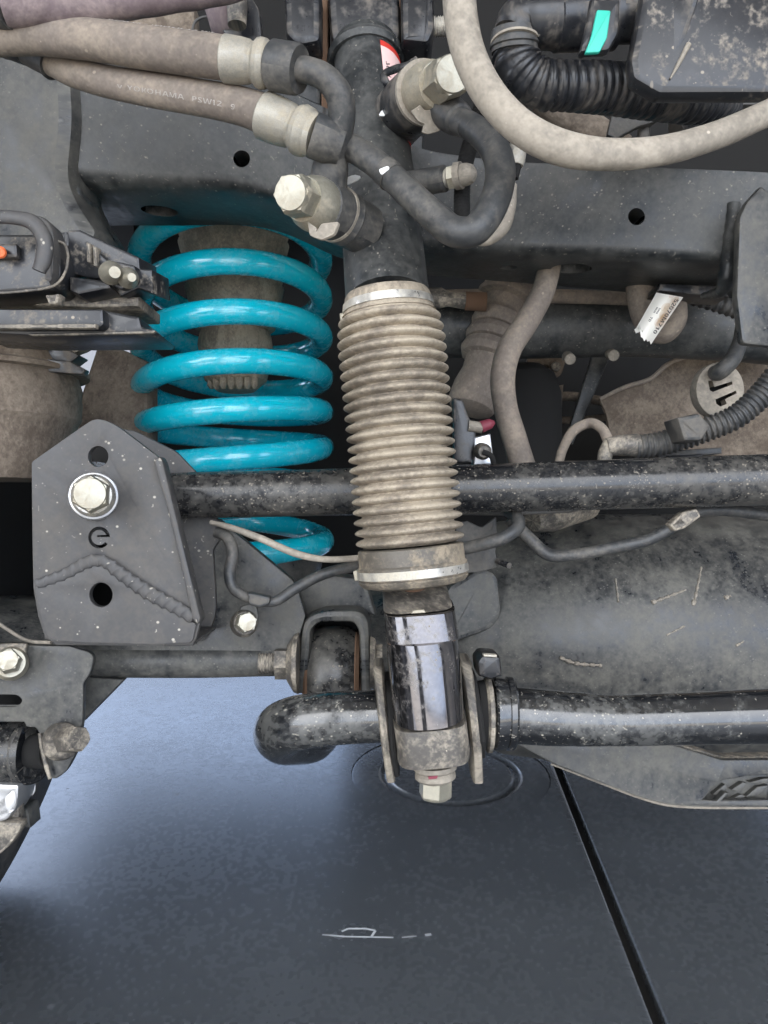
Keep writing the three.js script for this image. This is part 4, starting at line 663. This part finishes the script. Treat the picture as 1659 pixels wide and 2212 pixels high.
// ---------------------------------------------------------------- cables along the axle
{
  const t = thing('white_wire', 'thin white wire bowing from the bracket to the lower bellows cuff', 'wire');
  part(t, 'wire', tube([[455, 1128, .57, 5], [500, 1140, .565, 7], [560, 1162, .56, 8], [640, 1196, .555, 8], [700, 1208, .555, 7], [800, 1204, .56, 7]], { N: 60, K: 14 }), M.pale);
  const u = thing('white_wire', 'thin white wire hanging at the far left above the zinc clip plate', 'wire');
  part(u, 'wire', tube([[-20, 1335, .57, 4], [20, 1362, .57, 4], [60, 1384, .565, 4], [110, 1388, .56, 4]], { N: 30, K: 10 }), M.pale);
  const s = thing('sensor_cable', 'black sensor cable looping down to a bolted clip left of the clevis', 'cable');
  part(s, 'cable', tube([[468, 1150, .575, 12], [490, 1160, .57, 13], [503, 1195, .565, 13], [496, 1240, .563, 13], [506, 1272, .562, 12], [540, 1292, .56, 11], [590, 1300, .56, 11], [640, 1270, .565, 12], [700, 1240, .57, 12], [790, 1218, .575, 12]], { N: 100, K: 20 }), M.tubeblk);
  const c = part(s, 'clip', plate([[534, 1280, 5], [556, 1284, 5], [584, 1290, 6], [582, 1306, 6], [560, 1314, 5], [536, 1306, 6]], { d: .552, th: .012, bev: .002 }), M.tubeblk);
  part(s, 'clip_tail', plate([[520, 1310, 6], [552, 1300, 4], [560, 1340, 16], [545, 1372, 16], [515, 1372, 14], [503, 1352, 14]], { d: .566, th: .004, bev: .001 }), M.axle);
  part(s, 'bolt', hex(P(528, 1346, .562), P(534, 1344, .545), 23, .555), M.zinc); part(s, 'flange', turned(P(527, 1347, .566), P(529, 1346, .559), [[0, 0], [0, 30], [.5, 29], [1, 24], [1, 0]], .56), M.dusty);
  const k = thing('axle_cable', 'black cable clipped along the top of the axle right of the bellows', 'cable');
  part(k, 'cable', tube([[1100, 1120, .60, 14], [1140, 1160, .60, 14], [1185, 1198, .595, 14], [1230, 1200, .59, 13], [1320, 1184, .585, 13], [1400, 1166, .582, 13], [1450, 1140, .58, 13], [1500, 1108, .585, 13], [1560, 1102, .59, 13], [1720, 1122, .60, 13]], { N: 100, K: 20 }), M.tubeblk);
  part(k, 'clip', plate([[1446, 1134, 4], [1476, 1106, 5], [1506, 1098, 5], [1516, 1116, 5], [1480, 1142, 5], [1458, 1148, 4]], { d: .57, th: .012, bev: .002, holes: [[1484, 1119, 6, 5]] }), M.dusty);
  const l = thing('vent_hose', 'black hose curving out from behind the lower bellows cuff', 'hose');
  part(l, 'hose', tube([[985, 1188, .575, 14], [1040, 1176, .57, 14], [1090, 1160, .57, 15], [1118, 1138, .575, 15], [1116, 1116, .585, 14], [1100, 1105, .60, 14]], { N: 50, K: 20 }), M.tubeblk);
  const b = thing('pressed_bracket', 'pressed grey steel bracket behind the lower bellows cuff', 'bracket');
  part(b, 'plate', plate([[985, 1130, 4], [1010, 1125], [1040, 1140, 8], [1072, 1115, 4], [1076, 1165], [1070, 1190, 6], [1076, 1225, 8], [1040, 1236, 6], [985, 1240]], { d: .60, th: .004, bev: .001 }), M.tubeblk);
  part(b, 'stud', tube([[1074, 1212, .60, 6], [1100, 1222, .585, 6]], { N: 50, K: 12, prof: q => 1 + .1 * Math.sin(q * 5000) }), M.plastic);
  const p = thing('panel_strip', 'pale thin panel lip just under the speckled rod right of the bellows', 'panel');
  part(p, 'lip', plate([[980, 1100], [1280, 1096, 4], [1230, 1108, 6], [1100, 1114, 6], [980, 1112]], { d: .62, th: .03, bev: .001 }), M.tubeblk);
}

// ---------------------------------------------------------------- behind, right of the bellows
{
  const t = thing('cross_tube', 'dark round cross tube behind the rail at right', 'cross tube');
  part(t, 'tube', tube([[860, 706, .80, 62], [1100, 712, .80, 62], [1350, 706, .80, 64], [1560, 712, .80, 66], [1720, 722, .80, 70]], { N: 30, K: 40 }), M.frame);
  part(t, 'flange_bolt', cyl(P(1225, 770, .79), P(1232, 776, .77), 12, .78), M.pale); part(t, 'flange_bolt', cyl(P(1318, 764, .79), P(1326, 768, .77), 12, .78), M.pale);
  const h = thing('fuel_hose', 'dusty grey rubber hose hanging down behind the rail right of the bellows', 'hose');
  part(h, 'rubber', tube([[1190, 560, .66, 24], [1172, 632, .65, 25], [1135, 700, .645, 26], [1100, 755, .64, 27], [1086, 815, .64, 27], [1092, 880, .64, 26], [1112, 950, .64, 27], [1136, 1030, .645, 28]], { N: 60, K: 28 }), M.hose);
  const d = thing('drive_boot', 'dusty brown ribbed pipe bellows slanting behind the tan bellows', 'pipe');
  const A = P(1112, 575, .78), B = P(1016, 890, .74);
  part(d, 'pipe', turned(A, B, [[0, 0], [0, 62], [.10, 60], [.12, 54], [.2, 54], [.215, 62], [.25, 62], [.26, 46], [.33, 43], [.35, 46], [.37, 54], [.41, 57], [.45, 53], [.455, 47], [.47, 55], [.51, 60], [.55, 56], [.555, 48], [.57, 57], [.61, 61], [.65, 55], [.66, 44], [.74, 44], [.84, 52], [.94, 54], [.98, 46], [1, 30], [1, 0]], .76, { seg: 44, crease: .5 }), M.hose);
  const e = thing('control_cable', 'dusty horizontal pipe just under the rail right of the bellows', 'pipe');
  part(e, 'pipe', tube([[910, 645, .77, 15], [1000, 640, .77, 15], [1200, 640, .77, 15], [1400, 646, .77, 15]], { N: 20, K: 16 }), M.hose);
  part(e, 'fitting', turned(P(915, 640, .74), P(1005, 650, .74), [[0, 0], [0, 18], [.4, 22], [.6, 16], [1, 18], [1, 0]], .74), M.dusty);
  part(e, 'sleeve', turned(P(1005, 650, .74), P(1050, 652, .74), [[0, 0], [0, 20], [1, 20], [1, 0]], .74), M.rust);
  const j = thing('looped_pipe', 'dusty pipe bent into a loop with a torn paper label on it', 'pipe');
  part(j, 'pipe', tube([[1380, 590, .70, 30], [1386, 650, .70, 30], [1402, 700, .70, 28], [1432, 716, .695, 27], [1456, 694, .69, 25], [1460, 650, .69, 22], [1450, 610, .69, 20]], { N: 60, K: 24 }), M.hose);
  {
    const cv = document.createElement('canvas'); cv.width = 256; cv.height = 384; const x = cv.getContext('2d'); x.fillStyle = '#f0ede4'; x.fillRect(0, 0, 256, 384);
    const r = rng(3); for (let i = 0; i < 40; i++) { x.fillStyle = `rgba(170,130,90,${.05 + .14 * r()})`; x.beginPath(); x.arc(150 + r() * 90, r() * 240, 8 + r() * 34, 0, 7); x.fill(); }
    x.fillStyle = '#55514e'; x.save(); x.translate(196, 22); x.rotate(Math.PI / 2); x.font = 'bold 54px sans-serif'; x.fillText('52070M', 0, 0); x.fillText('710', 200, 0); x.restore();
    x.save(); x.translate(78, 120); x.rotate(Math.PI / 2); x.font = 'bold 24px sans-serif'; x.fillText('0630', 0, 0); x.fillText('5998', 0, -28); x.font = 'bold 36px sans-serif'; x.fillText('TD', 88, 0); x.restore();
    const ct = new THREE.CanvasTexture(cv); ct.colorSpace = THREE.SRGBColorSpace;
    const pos = [], uv = [], ix = [], NU = 10, NV = 14, rr = rng(8); const fray = []; for (let i = 0; i <= NU; i++) fray.push((i === 3 ? -26 : 0) + (rr() - .5) * 14);
    for (let q = 0; q <= NV; q++) for (let i = 0; i <= NU; i++) { const a = i / NU, b = q / NV; let uu = lerp(lerp(1418, 1476, a), lerp(1370, 1406, a), b), vv = lerp(lerp(632, 642, a), lerp(716, 744, a), b) + (b > .92 ? fray[i] * (b - .92) / .08 : 0); const dd = .664 - .008 * Math.sin(a * 3.1) + .006 * b; const p = P(uu, vv, dd); pos.push(p.x, p.y, p.z); uv.push(a, 1 - b); }
    for (let q = 0; q < NV; q++) for (let i = 0; i < NU; i++) { const k = q * (NU + 1) + i; ix.push(k, k + NU + 1, k + 1, k + 1, k + NU + 1, k + NU + 2); }
    const g = geo(pos, uv, ix); g.computeVertexNormals();
    part(j, 'paper_label', g, new THREE.MeshPhysicalMaterial({ map: ct, roughness: .8, side: THREE.DoubleSide }), null, 'torn white paper label with faded print');
  }
  const n = thing('thin_conduit', 'thin grey corrugated conduit under the right end of the rail', 'conduit');
  part(n, 'conduit', tube([[1440, 630, .72, 15], [1520, 648, .72, 17], [1590, 668, .72, 19], [1640, 690, .72, 20]], { N: 180, K: 18, prof: s => 1 + .1 * Math.sin(s * 950) }), M.tubeblk);
  const m = thing('rubber_hanger', 'round brown rubber hanger with cut slots on a bent hook', 'rubber hanger');
  const hc = []; for (let i = 0; i < 26; i++) { const a = i / 26 * 6.283; hc.push([1556 + 52 * Math.cos(a), 842 + 60 * Math.sin(a)]); }
  part(m, 'rubber_disc', plate(hc, { d: .70, th: .018, bev: .0006, n: [-.06, -.05, 1], holes: [[[1528, 822], [1540, 820], [1544, 834], [1582, 822], [1585, 831], [1540, 848], [1532, 844]], [[1544, 862], [1590, 842], [1594, 850], [1568, 863], [1572, 873], [1556, 880], [1546, 873]], [1560, 802, 12, 14]] }), M.pale);
  part(m, 'disc_back', plate(hc.map(p => [1556 + (p[0] - 1556) * .9 - 6, 842 + (p[1] - 842) * .9]), { d: .714, th: .02, bev: .003, n: [-.06, -.05, 1] }), M.dark);
  part(m, 'hook', tube([[1604, 706, .72, 15], [1598, 740, .70, 16], [1580, 780, .69, 17], [1556, 802, .69, 18], [1540, 806, .71, 16]], { N: 30, K: 20 }), M.tubeblk);
  const g = thing('heat_shield', 'dusty brown pressed heat shield behind the rubber hanger', 'heat shield');
  part(g, 'sheet', plate([[1296, 862], [1350, 836, 20], [1410, 816, 20], [1450, 776, 30], [1500, 764, 30], [1720, 782], [1720, 985], [1340, 985], [1318, 940], [1310, 895]], { d: .84, th: .006, bev: .001, n: [.15, -.1, 1] }), M.brown);
  part(g, 'rolled_rim', tube([[1296, 862, .838, 4], [1350, 836, .838, 5], [1405, 818, .838, 5], [1445, 785, .838, 5], [1500, 768, .838, 5], [1720, 784, .83, 5]], { N: 50, K: 10 }), M.hose);
  const w = thing('wiring_harness', 'grey corrugated wiring harness above the rod at right', 'wiring harness');
  part(w, 'conduit', tube([[1370, 966, .61, 24], [1420, 960, .61, 25], [1470, 946, .608, 26], [1530, 926, .604, 25], [1590, 900, .60, 25], [1645, 852, .597, 26], [1720, 760, .59, 27]], { N: 380, K: 24, prof: s => 1 + .09 * Math.tanh(2 * Math.sin(s * 2 * Math.PI / .0042)) }), M.tubeblk);
  part(w, 'tape', tube([[1310, 966, .61, 20], [1340, 962, .61, 22], [1378, 962, .61, 25]], { N: 20, K: 20 }), M.dusty);
  part(w, 'wire', tube([[1205, 1010, .64, 10], [1216, 970, .64, 10], [1240, 930, .635, 11], [1275, 914, .63, 11], [1300, 926, .62, 11], [1316, 955, .612, 12]], { N: 40, K: 14 }), M.hose);
  part(w, 'tape_tail', tube([[1320, 955, .61, 16], [1308, 980, .61, 16], [1304, 1005, .61, 14]], { N: 14, K: 14 }), M.dusty);
  part(w, 'clip', plate([[1462, 902, 4], [1512, 892, 5], [1536, 920, 5], [1516, 952, 5], [1478, 952, 4]], { d: .575, th: .03, bev: .003 }), M.tubeblk);
  part(w, 'mount_foot', plate([[1430, 975], [1560, 966], [1560, 980], [1420, 990]], { d: .63, th: .02, bev: .001 }), M.tubeblk); part(w, 'connector', plate([[1444, 984], [1520, 980], [1520, 1010], [1444, 1010]], { d: .625, th: .02, bev: .002 }), M.plastic);
  const v = thing('level_sensor', 'silver and black sensor with a red tipped plug beside the bellows', 'sensor');
  part(v, 'arm', plate([[978, 858, 6], [1000, 862, 8], [1012, 900, 10], [1030, 925, 10], [1020, 1000], [980, 1000]], { d: .60, th: .012, bev: .002 }), M.plastic);
  part(v, 'housing', plate([[1022, 944, 3], [1060, 936, 3], [1068, 1005], [1022, 1008]], { d: .605, th: .02, bev: .002 }), M.alu);
  part(v, 'socket', turned(P(1040, 974, .60), P(1046, 976, .585), [[0, 0], [0, 18], [.6, 18], [1, 12], [1, 0]], .6), M.dusty);
  part(v, 'lead', tube([[1042, 976, .585, 6], [1060, 984, .585, 6], [1068, 1010, .59, 6]], { N: 16, K: 12 }), M.dark);
  part(v, 'plug', turned(P(1012, 920, .60), P(1042, 924, .60), [[0, 0], [0, 12], [1, 12], [1, 0]], .6), M.pale); part(v, 'red_tip', turned(P(1040, 922, .60), P(1068, 912, .60), [[0, 0], [0, 13], [.7, 11], [1, 4], [1, 0]], .6), M.pink);
  const z = thing('resonator', 'dark rounded drum behind the grey rubber hose', 'drum');
  part(z, 'drum', turned(P(1130, 790, .86), P(1135, 1100, .86), [[0, 0], [0, 40], [.06, 66], [.2, 80], [.8, 80], [1, 60], [1, 0]], .86), M.dark);
  const bp = thing('dusty_line', 'two thin dusty pipes running level in the dark gap below the cross tube', 'pipe');
  part(bp, 'pipe', tube([[1150, 862, .98, 10], [1230, 856, .98, 10], [1330, 868, .98, 10], [1420, 850, .98, 10]], { N: 30, K: 14 }), M.brown); part(bp, 'pipe', tube([[1150, 902, 1.0, 8], [1240, 908, 1.0, 8], [1330, 900, 1.0, 8], [1400, 905, 1.0, 8]], { N: 30, K: 12 }), M.brown);
  const bb = thing('chassis_bracket', 'dim brown pressed bracket below the cross tube in the gap right of the grey hose', 'bracket');
  part(bb, 'plate', plate([[1140, 772, 4], [1225, 770, 4], [1212, 812, 10], [1160, 826, 12], [1136, 810]], { d: .90, th: .01, bev: .001, holes: [[1178, 796, 9]] }), M.brown); part(bb, 'bolt', hex(P(1200, 792, .899), P(1202, 792, .885), 11, .89), M.dusty);
  const y = thing('support_strut', 'dark flat strut in the gap behind the cross tube', 'strut');
  part(y, 'bar', plate([[1280, 768], [1320, 766], [1272, 880], [1238, 960], [1222, 950]], { d: .88, th: .01, bev: .002 }), M.frame);
  part(y, 'brace', plate([[1178, 840], [1218, 830], [1206, 1000], [1186, 1000]], { d: .92, th: .01, bev: .002 }), M.brown);
}
settle();
renderer.render(scene, camera);
